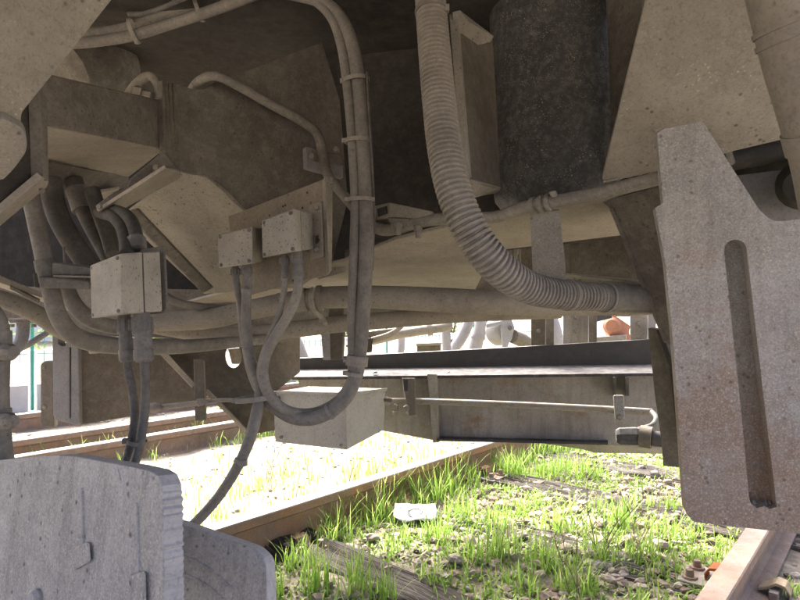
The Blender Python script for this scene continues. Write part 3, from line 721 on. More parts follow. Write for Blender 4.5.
panel('bolt_strip', [(493, 249, 2.0), (575, 240, 1.9), (493, 252, 2.02)], [(492, 247), (640, 232), (640, 236), (575, 243), (494, 252)], .008, M['dark'], sf)
for x, y in ((504, 254), (515, 253)):
    p = V(x, y - 4, 2.0); q = lathe('stud', p, V(x, y + 7, 2.0), [(0, .012), (.5, .012), (.5, .008), (1, .007)], M['bolt'], sf, 6)
for a, b in ((521, 535), (571, 580)): panel('hanger', [(a, 245, 2.15), (b, 245, 2.15), (a, 290, 2.15)], [(a, 244), (b, 243), (b + 1, 298), (a, 298)], .03, M['plate_brown'], sf)

# black air tank
tk = thing('air_tank', 'black dust-flecked vertical cylinder behind the corrugated hose', 'tank', V(555, 215, 1.78))
pa, pb = V(556, 214, 1.78), V(548, -90, 1.80); r = 61 * 1.78 / F
lathe('shell', pa, pb, [(0, r * .55), (.015, r * .85), (.05, r * .985), (.07, r), (1, r)], M['tank'], tk, 72, smooth=True)
panel('side_web', [(603, 0, 1.66), (650, 0, 1.45), (607, 182, 1.62)], [(603, -60), (668, -60), (650, 0), (640, 40), (606, 184), (611, 120)], .010, M['brown'], vb)

# tan triangular plate at upper right
tp = thing('sloping_plate', 'big tan sloping plate at the upper right above the slotted plate', 'plate', V(700, 90, 1.05))
panel('plate', [(648, 0, .98), (603, 181, 1.26), (790, 140, 1.10)], rnd([(660, -60), (850, -60), (850, 122), (790, 138), (735, 151), (700, 161), (606, 182), (602, 180), (603, 174)], {}), .012, M['tan'], tp)
weld([(654, 131, 1.145), (680, 120, 1.14), (706, 115, 1.135)], 5.5, M['tan'], tp)
weld([(603, 182, 1.255), (640, 174, 1.235), (690, 163, 1.20)], 2.2, M['tan'], tp)

# slotted plate
sp_ = thing('slotted_plate', 'grey rust-stained steel plate with one long slot at the right', 'plate', V(740, 520, 1.05))
o1 = [(657, 133), (664, 129), (702, 121), (706, 126), (735, 172), (760, 211), (774, 222), (850, 214), (850, 548), (800, 534), (693, 522), (685, 511), (672, 330), (665, 262), (655, 208), (663, 203)]
slot = []
for k in range(9):
    a = math.pi - math.pi * k / 8; slot.append((735.5 + 11.5 * math.cos(a), 251 - 11.5 * math.sin(a)))
slot += [(757, 340), (767, 425), (776, 500), (777, 507), (770, 509), (764, 506), (757, 508), (751, 504), (749, 497), (742, 420), (733, 335)]
SPL = [(660, 205, 1.08), (800, 215, 1.02), (690, 520, 1.07)]
panel('plate', SPL, rnd(o1, {4: 0, 5: 6, 6: 10, 10: 4, 11: 4}), .030, M['grey'], sp_, bevel=.0035, holes=[slot])
panel('backing_plate', [(660, 205, 1.125), (800, 215, 1.065), (690, 520, 1.115)], [(715, 232), (765, 232), (790, 518), (735, 516)], .012, M['grey'], sp_)
weld([(749, 503, 1.062), (757, 508, 1.062), (766, 505, 1.06), (777, 508, 1.058)], 9, M['beam'], sp_)
# cavity right of slotted plate
cv = thing('axle_housing', 'dark housing and shaft in the gap right of the slotted plate', 'housing', V(770, 190, 1.4))
panel('plate', [(735, 175, 1.35), (800, 165, 1.3), (740, 225, 1.36)], [(700, 180), (860, 160), (860, 260), (700, 260)], .012, M['slate'], cv)
tube('shaft', [(690, 168, 1.30, 22), (740, 158, 1.28, 22), (860, 138, 1.24, 22)], M['dark'], cv)
lathe('knuckle', V(800, 186, 1.18), V(815, 180, 1.3), [(0, .03), (.2, .05), (.8, .05), (1, .03)], M['dark'], cv, 18)
hexa('clip', [(722, 146, 1.20), (728, 144, 1.20), (734, 163, 1.20), (729, 166, 1.20)], [(724, 146, 1.24), (730, 144, 1.24), (736, 163, 1.24), (731, 166, 1.24)], M['brown'], cv)
panel('back_plate', [(700, 100, 1.8), (860, 100, 1.8), (700, 240, 1.8)], [(622, 20), (900, 20), (900, 330), (690, 330), (664, 196), (622, 196)], .012, M['dark'], vb)  # dark sheet behind the cavity, widened to block light on the tank

# large pipe in the upper right corner
up = thing('exhaust_pipe', 'thick tan pipe with a clamp band in the top right corner', 'pipe', V(800, 60, .8))
pp_ = tube('pipe', [(768, -60, .80, 62), (783, 0, .80, 62), (798, 60, .81, 62), (812, 110, .82, 60), (824, 160, .84, 58), (832, 200, .86, 58)], M['pipe'], up, n=28)
ring(pp_, 789, 26, M['pipe'], .007, 1.035, 'clamp_band', up, head=False, seg=28); ring(pp_, 792, 36, M['pipe'], .007, 1.035, 'clamp_band', up, head=False, seg=28)
ring(pp_, 815, 135, M['pipe'], .03, 1.04, 'coupling', up, head=False, seg=28)

# gusset and post left of slotted plate
gp = thing('triangular_gusset', 'brown triangular gusset plate just left of the slotted plate', 'gusset', V(650, 260, 1.3))
panel('plate', [(605, 200, 1.34), (664, 186, 1.22), (664, 337, 1.40)], [(601, 201), (672, 183), (690, 345), (668, 345), (650, 307), (611, 210)], .010, M['brown'], gp)
hexa('flange', [(609, 208, 1.335), (613, 207, 1.33), (669, 342, 1.398), (664, 343, 1.398)], [(611, 208, 1.40), (615, 207, 1.40), (671, 342, 1.46), (666, 343, 1.46)], M['brown'], gp)
ps = thing('support_post', 'dark tapered post hanging between the cross beam and the slotted plate', 'post', V(665, 400, 1.9))
panel('plate', [(649, 329, 1.95), (672, 360, 1.9), (665, 465, 1.95)], [(648, 328), (660, 330), (674, 368), (684, 468), (663, 466), (661, 440), (654, 390)], .03, M['plate_brown'], ps)
panel('flange', [(657, 331, 1.90), (672, 368, 1.88), (676, 437, 1.9)], [(656, 330), (661, 330), (675, 368), (682, 438), (677, 438), (669, 366)], .05, M['dark'], ps)

# ---------------------------------------------------------------- cross beam below, with flange and pipe
qb = thing('cross_beam', 'long rust-streaked cross beam with grey top flange over the track', 'beam', V(480, 440, 2.6))
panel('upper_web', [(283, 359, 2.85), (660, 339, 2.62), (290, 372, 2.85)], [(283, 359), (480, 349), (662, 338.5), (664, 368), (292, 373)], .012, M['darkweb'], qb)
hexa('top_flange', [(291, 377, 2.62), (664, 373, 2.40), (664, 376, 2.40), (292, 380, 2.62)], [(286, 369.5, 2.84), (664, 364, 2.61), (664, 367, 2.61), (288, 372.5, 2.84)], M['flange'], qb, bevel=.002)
panel('lower_web', [(300, 378, 2.70), (662, 375, 2.48), (437, 440, 2.62)], [(298, 378), (664, 373), (668, 449), (605, 445), (437, 441), (384, 431), (330, 424), (300, 400)], .012, M['beam'], qb)
hexa('bottom_flange', [(437, 438.5, 2.54), (608, 442.5, 2.44), (608, 445, 2.44), (437, 441, 2.54)], [(437, 434, 2.7), (608, 438, 2.6), (608, 440, 2.6), (437, 437, 2.7)], M['darkweb'], qb, bevel=.001)
panel('bottom_plate', [(520, 441, 2.62), (660, 441, 2.55), (592, 453, 2.6)], [(520, 440), (664, 440), (664, 454), (594, 453), (585, 450)], .012, M['tan'], qb)
hexa('stiffener', [(427, 374, 2.52), (437, 374, 2.52), (439.5, 442, 2.56), (433, 443, 2.56)], [(429, 374, 2.64), (438, 374, 2.64), (440, 441, 2.64), (434, 441, 2.64)], M['beam'], qb)
hexa('stiffener', [(613, 377, 2.40), (616, 377, 2.40), (616, 396, 2.44), (613, 396, 2.44)], [(613, 377, 2.5), (616, 377, 2.5), (616, 396, 2.5), (613, 396, 2.5)], M['flange'], qb)
hexa('stiffener', [(625, 377, 2.40), (629, 377, 2.40), (629, 396, 2.44), (625, 396, 2.44)], [(625, 377, 2.5), (629, 377, 2.5), (629, 396, 2.5), (625, 396, 2.5)], M['flange'], qb)
for x in (375, 448, 572): 
    p = V(x, 373, 2.6); lathe('rivet', p, p + Vector((0, 0, .008)), [(0, .012), (.6, .011), (1, .006)], M['darkweb'], qb, 8)
bp_ = thing('brake_pipe', 'thin straight pipe clamped along the face of the cross beam', 'pipe', V(520, 405, 2.4))
tb = tube('pipe', [(384, 401, 2.44, 6), (430, 401.5, 2.40, 6.2), (520, 405, 2.34, 6.6), (600, 409, 2.30, 7), (652, 412, 2.28, 7)], M['pipe'], bp_, sub=6)
hexa('clamp_bracket', [(402, 378, 2.36), (415, 378, 2.36), (416, 415, 2.36), (409, 416, 2.36)], [(402, 378, 2.55), (415, 378, 2.55), (416, 415, 2.55), (404, 412, 2.55)], M['plate_brown'], bp_)
hexa('slot_shade_patch', [(404, 380, 2.352), (408, 380, 2.352), (408, 391, 2.352), (404, 391, 2.352)], [(404, 380, 2.37), (408, 380, 2.37), (408, 391, 2.37), (404, 391, 2.37)], M['darkweb'], bp_, bevel=0)  # solid dark block standing for the shade inside a slot
bolt(406, 408, 2.35, 6, M['bolt'], bp_); bolt(395, 407, 2.40, 7, M['bolt'], bp_); bolt(395, 413, 2.42, 5, M['bolt'], bp_)
hexa('strap', [(613, 395, 2.24), (624, 395, 2.24), (625, 421, 2.24), (615, 421, 2.24)], [(613, 395, 2.28), (624, 395, 2.28), (625, 421, 2.28), (615, 421, 2.28)], M['strap'], bp_, bevel=.006)
bolt(620, 417, 2.24, 5, M['bolt'], bp_); bolt(388, 401, 2.40, 8, M['bolt'], bp_)
hg = thing('hose_coupling', 'dark pipe coupling with nut at the right end of the cross beam', 'coupling', V(640, 437, 2.1))
lathe('nut', V(616, 436, 2.12), V(640, 436, 2.10), [(0, .022), (.15, .030), (.85, .032), (1, .028)], M['coupling'], hg, 8)
lathe('collar', V(640, 436, 2.10), V(652, 438, 2.08), [(0, .038), (1, .038)], M['plate_brown'], hg, 16)
tube('pipe', [(650, 438, 2.08, 15), (668, 440, 2.06, 15), (690, 441, 2.02, 15)], M['coupling'], hg, sub=4)
tube('loop', [(652, 412, 2.26, 5), (656, 418, 2.2, 5), (652, 425, 2.15, 5), (640, 429, 2.12, 5), (632, 432, 2.12, 5)], M['cabledark'], hg, n=8)

# ---------------------------------------------------------------- grey box under, left plate
gb = thing('equipment_box', 'plain grey sheet-metal box hanging in front of the cross beam', 'box', V(330, 445, 2.1))
FR = [(273, 392, 2.16), (345, 394, 2.0), (347, 450, 2.0), (275, 442, 2.16)]
hexa('case', FR, [(308, 386.5, 2.50), (386, 388.5, 2.32), (384, 430, 2.32), (309, 428, 2.50)], M['boxplain'], gb, bevel=.004)
panel('lid_edge', [(273, 392, 2.155), (345, 394, 1.995), (275, 442, 2.155)], [(272, 391), (345.5, 393), (345.5, 396), (272, 394)], .01, M['boxplain'], gb)
hexa('side_lid', [(346, 393, 1.992), (387.5, 387.8, 2.31), (386.5, 391, 2.31), (346, 396.5, 1.992)], [(345, 393, 2.01), (386, 388, 2.33), (386, 391, 2.33), (345, 396.5, 2.01)], M['boxplain'], gb, bevel=.001)
bolt(278, 398, 2.14, 4, M['bolt'], gb); bolt(281, 437, 2.14, 3, M['bolt'], gb); bolt(341, 445, 2.0, 3, M['bolt'], gb)
hexa('hinge', [(385, 398, 2.3), (392, 398, 2.3), (392, 402, 2.3), (385, 402, 2.3)], [(385, 398, 2.34), (392, 398, 2.34), (392, 402, 2.34), (385, 402, 2.34)], M['plate_brown'], gb)

lp = thing('side_frame', 'brown vertical side frame plate with round hole at lower left', 'frame', V(170, 425, 2.4))
hole = [(233.5 + 8 * math.cos(a), 356 + 12 * math.sin(a)) for a in [2 * math.pi * k / 20 for k in range(20)]]
panel('plate', [(78, 347, 2.30), (290, 347, 2.52), (80, 425, 2.30)], [(78, 340), (300, 335), (300, 372), (278, 390), (277, 430), (254, 434), (245, 431), (209, 395), (190, 405), (150, 413), (80, 425)], .012, M['plate_brown'], lp, holes=[hole])
panel('edge_post', [(52, 330, 2.28), (78, 346, 2.28), (54, 420, 2.28)], rnd([(52, 326), (78, 340), (79.5, 424), (76, 425), (55, 420), (53, 415)], {}), .05, M['slate'], lp, bevel=.004, holes=[[(69.3, 347), (71, 347), (71, 418), (69.3, 418)], [(58, 338), (62, 336), (66, 341), (65, 346), (61, 346), (58, 343)]])
pl = panel('handle_plate', [(41, 365, 2.36), (53, 361, 2.36), (42, 427, 2.36)], rnd([(40, 364), (44, 361), (54, 361), (54, 427.5), (43, 427.5), (40, 422)], {0: 4, 1: 3, 4: 4, 5: 4}), .03, M['plate_brown'], lp, bevel=.006)
bolt(44.5, 368, 2.36, 3, M['bolt'], pl); bolt(45, 407, 2.36, 3.5, M['bolt'], pl)
hexa('brace', [(152, 346, 2.24), (160, 345, 2.24), (196, 384, 2.28), (192, 388, 2.28)], [(152, 346, 2.36), (160, 345, 2.36), (196, 384, 2.4), (192, 388, 2.4)], M['tan'], lp)
hexa('strut', [(193.5, 359, 2.2), (203, 359, 2.2), (206, 420, 2.2), (195, 421, 2.2)], [(196, 360, 2.36), (205, 360, 2.36), (207, 418, 2.36), (198, 418, 2.36)], M['plate_brown'], lp)
hexa('lower_brace', [(203, 391, 2.34), (207, 389, 2.34), (247, 430, 2.4), (244, 432, 2.4)], [(205, 391, 2.5), (209, 389, 2.5), (249, 430, 2.5), (246, 432, 2.5)], M['tan'], lp)
hexa('cutout_bracket', [(228, 349, 2.62), (246, 347, 2.62), (246, 364, 2.62), (232, 364, 2.62)], [(228, 349, 2.72), (246, 347, 2.72), (246, 364, 2.72), (232, 364, 2.72)], M['plate_brown'], lp)
rd = thing('brake_rod', 'thin horizontal rod across the brown side frame plate', 'rod', V(200, 404, 2.2))
tube('rod', [(152, 408, 2.16, 5), (180, 405, 2.15, 6), (206, 402, 2.14, 5), (225, 400, 2.14, 4), (252, 401, 2.14, 4)], M['pipe'], rd, n=10)
lathe('ball_joint', V(149, 408, 2.14), V(161, 407, 2.14), [(0, .008), (.2, .018), (.5, .02), (.8, .015), (1, .01)], M['bolt'], rd, 12)
hexa('clevis', [(196, 399, 2.12), (204, 398, 2.12), (210, 403, 2.12), (198, 407, 2.12)], [(196, 399, 2.18), (204, 398, 2.18), (210, 403, 2.18), (198, 407, 2.18)], M['bolt'], rd)

# ---------------------------------------------------------------- large horizontal pipes
p1 = thing('main_pipe', 'thick tan pipe running across the middle, uppermost of the pair', 'pipe', V(400, 297, 1.75))
t1 = tube('pipe', [(100, 322, 1.80, 17), (140, 321, 1.80, 19), (180, 321, 1.79, 20), (215, 318, 1.78, 20), (250, 310, 1.77, 20), (285, 303, 1.76, 21), (320, 298, 1.75, 22), (370, 297, 1.75, 23), (440, 300, 1.78, 25), (500, 303, 1.82, 24), (560, 305, 1.9, 22), (655, 305, 2.0, 20)], M['pipe'], p1, n=22)
ring(t1, 300, 300, M['pipe'], .035, 1.06, 'coupling', p1, head=False, seg=24); ring(t1, 318, 298, M['pipe'], .014, 1.12, 'clamp_band', p1, head=False, seg=24)
p2 = thing('lower_pipe', 'second tan pipe running just below the thick main pipe', 'pipe', V(330, 326, 1.9))
tube('pipe', [(150, 326, 1.90, 14), (190, 332, 1.90, 16), (230, 335, 1.90, 17), (280, 331, 1.90, 17), (340, 324, 1.90, 17), (400, 319, 1.92, 17), (470, 314, 1.95, 16), (560, 311, 2.0, 15)], M['pipe'], p2, n=20)
p3 = thing('thin_pipe', 'narrow tan pipe sloping below the pipes beside the large junction box', 'pipe', V(200, 345, 1.95))
tube('pipe', [(90, 350, 1.95, 8), (150, 345, 1.95, 9), (200, 346, 1.95, 9), (250, 341, 1.95, 8), (290, 336, 1.98, 8)], M['pipe'], p3, n=14)
p4 = thing('upper_cable', 'dark cable resting on top of the main pipe behind the boxes', 'cable', V(200, 306, 1.9))
tube('cable', [(165, 295, 1.7, 7), (180, 303, 1.72, 8), (215, 308, 1.82, 8), (250, 306, 1.9, 8), (280, 296, 1.95, 7)], M['cable'], p4, n=12)
hn = thing('pipe_hanger', 'upright steel hanger bar holding the main pipe with a clamp', 'hanger', V(335, 330, 1.9))
hexa('bar', [(329, 290, 1.97), (345, 290, 1.97), (342, 359, 2.02), (327, 360, 2.02)], [(331, 290, 2.03), (347, 290, 2.03), (344, 359, 2.08), (329, 360, 2.08)], M['plate_brown'], hn)
hexa('side_strip', [(320, 322, 1.94), (328, 322, 1.94), (330, 360, 2.0), (323, 360, 2.0)], [(322, 322, 2.0), (330, 322, 2.0), (332, 360, 2.06), (325, 360, 2.06)], M['slate'], hn)
tube('clamp', [(313, 288, 1.70, 5), (311, 298, 1.69, 5), (314, 310, 1.72, 5), (322, 318, 1.80, 5), (326, 326, 1.90, 5)], M['pipe'], hn, n=8)
bolt(322, 320, 1.80, 7, M['bolt'], hn)
hexa('top_foot', [(312, 262, 1.86), (346, 264, 1.86), (345, 272, 1.86), (318, 280, 1.86)], [(314, 258, 1.9), (348, 260, 1.9), (347, 270, 1.9), (320, 276, 1.9)], M['tan'], hn)
# posts right of centre
for i, (a, b, y0, y1, dd, mt, lab) in enumerate([(531, 546, 305, 346, 2.75, 'plate_brown', 'short brown upright beside the valve above the cross beam'), (563, 589, 305, 346, 2.8, 'beam', 'broad rusty brown upright in the gap above the cross beam'), (630, 648, 312, 344, 2.7, 'beam', 'dark brown upright at the right end of the gap above the beam')]):
    t = thing('upright', lab, 'upright', V(a, y1, dd))
    hexa('web', [(a, y0, dd), (b, y0, dd), (b - 1, y1, dd + .02), (a, y1, dd + .02)], [(a + 2, y0, dd + .06), (b + 2, y0, dd + .06), (b + 1, y1, dd + .08), (a + 2, y1, dd + .08)], M[mt], t)
    hexa('flange', [(b, y0, dd - .06), (b + 8, y0, dd - .06), (b + 8, y1, dd - .04), (b, y1, dd - .04)], [(b, y0, dd - .03), (b + 8, y0, dd - .03), (b + 8, y1, dd - .01), (b, y1, dd - .01)], M['slate' if i == 2 else 'plate_brown'], t)
    for y in (y0 + 12, y0 + 26): bolt((a + b) / 2, y, dd - .002, 4, M['bolt'], t)
# ---------------------------------------------------------------- sunlit equipment on the far side
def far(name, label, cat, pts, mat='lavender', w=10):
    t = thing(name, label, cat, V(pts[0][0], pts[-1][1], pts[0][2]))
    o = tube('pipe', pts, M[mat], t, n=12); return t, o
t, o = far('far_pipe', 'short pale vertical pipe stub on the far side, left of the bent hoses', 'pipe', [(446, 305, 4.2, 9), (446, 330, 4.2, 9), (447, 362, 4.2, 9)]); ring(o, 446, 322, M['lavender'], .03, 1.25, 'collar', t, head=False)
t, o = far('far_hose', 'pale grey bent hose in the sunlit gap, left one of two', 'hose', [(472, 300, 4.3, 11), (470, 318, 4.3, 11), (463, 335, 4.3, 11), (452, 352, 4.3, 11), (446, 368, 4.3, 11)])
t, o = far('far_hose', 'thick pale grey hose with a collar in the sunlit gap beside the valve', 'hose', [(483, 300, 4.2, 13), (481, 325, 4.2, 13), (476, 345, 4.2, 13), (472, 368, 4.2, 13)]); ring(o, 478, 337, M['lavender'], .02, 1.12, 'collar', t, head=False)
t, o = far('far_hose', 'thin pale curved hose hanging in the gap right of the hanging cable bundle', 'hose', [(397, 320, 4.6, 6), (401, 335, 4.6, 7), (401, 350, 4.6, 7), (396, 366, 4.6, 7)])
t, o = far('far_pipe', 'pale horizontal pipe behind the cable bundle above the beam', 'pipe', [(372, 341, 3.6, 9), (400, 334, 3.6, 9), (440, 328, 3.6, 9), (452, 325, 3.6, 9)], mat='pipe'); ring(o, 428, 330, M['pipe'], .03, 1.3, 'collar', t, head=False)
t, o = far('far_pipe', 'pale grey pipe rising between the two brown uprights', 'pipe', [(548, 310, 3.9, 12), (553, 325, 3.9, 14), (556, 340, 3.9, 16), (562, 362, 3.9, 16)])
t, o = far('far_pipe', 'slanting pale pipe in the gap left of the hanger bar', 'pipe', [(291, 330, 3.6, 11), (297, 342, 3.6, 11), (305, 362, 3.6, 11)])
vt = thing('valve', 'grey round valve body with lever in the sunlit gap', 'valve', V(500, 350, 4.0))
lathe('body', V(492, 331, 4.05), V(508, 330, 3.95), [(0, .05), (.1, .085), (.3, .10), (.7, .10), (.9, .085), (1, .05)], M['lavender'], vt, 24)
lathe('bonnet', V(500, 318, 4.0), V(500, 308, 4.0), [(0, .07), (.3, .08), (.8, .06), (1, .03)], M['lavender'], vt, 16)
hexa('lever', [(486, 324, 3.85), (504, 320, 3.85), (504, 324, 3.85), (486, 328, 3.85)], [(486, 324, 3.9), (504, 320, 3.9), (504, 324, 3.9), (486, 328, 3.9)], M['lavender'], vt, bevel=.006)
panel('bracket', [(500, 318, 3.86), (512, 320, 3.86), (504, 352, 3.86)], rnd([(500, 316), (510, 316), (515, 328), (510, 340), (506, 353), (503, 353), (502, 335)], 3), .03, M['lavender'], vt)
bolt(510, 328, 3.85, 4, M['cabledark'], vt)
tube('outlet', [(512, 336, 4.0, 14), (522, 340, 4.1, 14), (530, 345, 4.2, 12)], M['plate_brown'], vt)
og = thing('orange_lever', 'orange painted lever casting in the gap above the beam', 'lever', V(625, 345, 3.4))
panel('casting', [(608, 325, 3.4), (640, 330, 3.4), (612, 345, 3.4)], rnd([(607, 318), (613, 314), (622, 320), (631, 326), (629, 332), (634, 343), (642, 345), (641, 350), (628, 348), (624, 336), (618, 335), (612, 342), (608, 333)], 2), .06, M['orange'], og, bevel=.01)
lathe('boss', V(612, 326, 3.38), V(612, 326, 3.33), [(0, .05), (.7, .05), (1, .035)], M['orange'], og, 14)
tr_ = thing('bracket_tray', 'low brown tray behind the beam under the orange lever', 'tray', V(600, 350, 3.3))
hexa('tray', [(582, 338, 3.3), (626, 335, 3.3), (626, 352, 3.3), (582, 354, 3.3)], [(584, 337, 3.6), (628, 334, 3.6), (628, 350, 3.6), (584, 351, 3.6)], M['tan'], tr_)
hexa('top_bar', [(585, 318, 3.2), (612, 312, 3.2), (612, 318, 3.2), (585, 325, 3.2)], [(585, 318, 3.3), (612, 312, 3.3), (612, 318, 3.3), (585, 325, 3.3)], M['darkweb'], tr_)
lb = thing('small_block', 'small brown block seen above the beam left of the vertical pipe stub', 'block', V(428, 352, 3.7))
hexa('block', [(417, 345, 3.7), (440, 344, 3.7), (440, 358, 3.7), (417, 358, 3.7)], [(418, 344, 3.9), (441, 343, 3.9), (441, 356, 3.9), (418, 356, 3.9)], M['plate_brown'], lb)
hexa('cap', [(416, 343.5, 3.68), (441, 342.5, 3.68), (441, 345, 3.68), (416, 346, 3.68)], [(417, 343, 3.92), (442, 342, 3.92), (442, 344, 3.92), (417, 345, 3.92)], M['tan'], lb)
fl = thing('linkage', 'dark linkage clutter under the lower pipe right of the cable bundle', 'linkage', V(380, 350, 2.6))
hexa('arm', [(366, 332, 2.6), (396, 328, 2.6), (388, 336, 2.6), (370, 342, 2.6)], [(366, 332, 2.7), (396, 328, 2.7), (388, 336, 2.7), (370, 342, 2.7)], M['plate_brown'], fl)
hexa('drop_link', [(364, 338, 2.55), (373, 338, 2.55), (372, 352, 2.55), (366, 353, 2.55)], [(364, 338, 2.65), (373, 338, 2.65), (372, 352, 2.65), (366, 353, 2.65)], M['dark'], fl)
tube('rod', [(372, 340, 2.58, 6), (390, 334, 2.58, 5), (402, 326, 2.58, 5)], M['pipe'], fl, n=8)
for i, (x, lab) in enumerate(((282, 'dark bracket at the left end of the gap beside the hanging cables'), (357, 'dark bracket hidden behind the cable bundle above the beam'))):
    t = thing('small_bracket', lab, 'bracket', V(x, 345, 2.5))
    hexa('plate', [(x - 7, 332, 2.5), (x + 5, 330, 2.5), (x + 5, 348, 2.5), (x - 7, 352, 2.5)], [(x - 6, 332, 2.56), (x + 6, 330, 2.56), (x + 6, 348, 2.56), (x - 6, 352, 2.56)], M['plate_brown'], t)
    bolt(x, 340, 2.5, 5, M['bolt'], t)

# ---------------------------------------------------------------- corrugated hose and bracket
ch = thing('corrugated_hose', 'ribbed grey corrugated hose curving from top centre to the right', 'hose', V(470, 230, 1.15))
hp = tube('hose', [(428, -40, 1.30, 30), (430.5, 0, 1.28, 31), (434, 45, 1.25, 32.5), (439, 100, 1.21, 34), (445, 150, 1.17, 35.5), (455, 195, 1.14, 36), (474, 237, 1.13, 37), (500, 269, 1.15, 36), (530, 288, 1.20, 33), (565, 295, 1.26, 30), (600, 297, 1.32, 28)], M['hose'], ch, n=26, sub=14, ribs=(.0106, .22, 12))
tube('sleeve', [(590, 296.6, 1.305, 28), (620, 298, 1.36, 28.5), (670, 300, 1.46, 28)], M['sleeve'], ch, n=24)
for x, y in ((431, 12), (438, 90), (446, 156)): ring(hp, x, y, M['tie'], .010, 1.06, hx=1)
ring(hp, 568, 295, M['tie'], .006, 1.06, hx=-.3)
sl2 = [o for o in ch.children if o.name.startswith('sleeve')][0]; ring(sl2, 606, 297, M['tie'], .006, 1.06, hx=-.3)
hb = thing('hose_bracket', 'brown channel bracket the corrugated hose is tied to', 'bracket', V(475, 190, 1.4))
hexa('strip', [(449, 14, 1.34), (457, 14, 1.34), (470, 182, 1.25), (462, 182, 1.25)], [(452, 14, 1.38), (459, 14, 1.38), (472, 182, 1.29), (464, 182, 1.29)], M['tan'], hb)
panel('web', [(457, 14, 1.38), (492, 40, 1.55), (470, 180, 1.30)], [(457, 14), (493, 38), (501, 188), (470, 181)], .008, M['plate_brown'], hb)
hexa('top_flange', [(452, 12, 1.32), (460, 10, 1.32), (494, 36, 1.50), (490, 42, 1.50)], [(457, 50, 1.40), (462, 46, 1.42), (490, 42, 1.56), (490, 43, 1.56)], M['tan'], hb)
hexa('bottom_flange', [(461, 174, 1.24), (472, 180, 1.24), (502, 187, 1.42), (497, 190, 1.42)], [(464, 198, 1.34), (474, 198, 1.36), (500, 191, 1.5), (494, 194, 1.5)], M['tan'], hb)
# conduit along the soffit lip
cd = thing('conduit', 'dusty conduit bending from the upper left wall along to the right', 'conduit', V(400, 228, 1.6))
ct = tube('pipe', [(190, 92, 1.78, 8), (199, 81, 1.66, 9), (215, 76, 1.64, 9), (238, 86, 1.68, 9), (270, 104, 1.74, 9.5), (300, 120, 1.80, 10), (317, 134, 1.82, 10), (323, 155, 1.82, 10), (328, 175, 1.78, 10), (345, 197, 1.72, 10), (365, 219, 1.66, 11), (380, 229, 1.62, 12), (395, 229, 1.58, 12), (425, 221, 1.52, 12), (460, 218, 1.44, 12), (495, 217, 1.37, 12), (520, 209, 1.31, 12.5), (545, 203, 1.27, 13), (590, 195, 1.22, 13.5), (640, 183, 1.17, 14), (680, 173, 1.13, 14)], M['hose'], cd, n=16)
for x, y in ((533, 205), (541, 203.5), (549, 202)): ring(ct, x, y, M['hose'], .009, 1.28, 'coupling_ring', cd, head=False)
hexa('tie_tail', [(548, 192, 1.235), (556, 190, 1.235), (558, 196, 1.235), (552, 198, 1.235)], [(548, 192, 1.25), (556, 190, 1.25), (558, 196, 1.25), (552, 198, 1.25)], M['tie'], cd, bevel=.003)
cl = thing('pipe_clip', 'small block clip holding the conduit above the twin junction boxes', 'clip', V(320, 165, 1.85))
hexa('base', [(302, 149, 1.80), (306, 146, 1.80), (307, 168, 1.80), (303, 170, 1.80)], [(340, 158, 1.86), (343, 156, 1.86), (344, 178, 1.86), (340, 180, 1.86)], M['slate'], cl)
hexa('plate', [(303, 147, 1.80), (342, 155, 1.84), (343, 166, 1.84), (304, 160, 1.80)], [(303, 147, 1.86), (342, 155, 1.9), (343, 166, 1.9), (304, 160, 1.86)], M['brown'], cl)
bolt(312, 157, 1.80, 7, M['bolt'], cl); bolt(336, 150, 1.84, 6, M['bolt'], cl)
cc = thing('channel_clamp', 'short channel clamp bolted to the conduit beside the corrugated hose', 'clamp', V(400, 215, 1.58))
hexa('body', [(389, 202, 1.57), (434, 211.5, 1.49), (434, 220, 1.49), (391, 217, 1.57)], [(373, 206, 1.66), (421, 214, 1.60), (421, 223, 1.60), (374, 221, 1.66)], M['tan'], cc, bevel=.003)
hexa('opening_shade_patch', [(377, 209, 1.632), (386, 206, 1.578), (387, 213.5, 1.578), (378, 217, 1.632)], [(379, 209, 1.65), (388, 206, 1.6), (389, 213.5, 1.6), (380, 217, 1.65)], M['dark'], cc, bevel=0)  # dark block laid on the end face for the shaded hole
hexa('foot', [(388, 218, 1.57), (412, 219, 1.53), (414, 227, 1.52), (392, 229, 1.55)], [(388, 218, 1.60), (412, 219, 1.56), (414, 227, 1.55), (392, 229, 1.58)], M['tan'], cc, bevel=.001)
for x, y in ((398, 226), (418, 229)):
    lathe('bolt', V(x, y - 3, 1.52), V(x, y + 9, 1.52), [(0, .011), (.45, .011), (.45, .007), (1, .007)], M['bolt'], cc, 6)
fs_ = thing('flat_strap', 'grey speckled flat strap hanging from the conduit to the corrugated hose', 'strap', V(548, 280, 1.35))
panel('strap', [(530, 214, 1.30), (560, 211, 1.28), (534, 280, 1.36)], [(530, 212), (559, 210), (565, 262), (566, 282), (533, 282)], .008, M['strap'], fs_)
hexa('foot_bar', [(533, 277, 1.37), (566, 274, 1.36), (655, 283, 1.46), (655, 288, 1.46)], [(540, 276, 1.42), (566, 273, 1.42), (655, 281, 1.5), (655, 285, 1.5)], M['tan'], fs_)

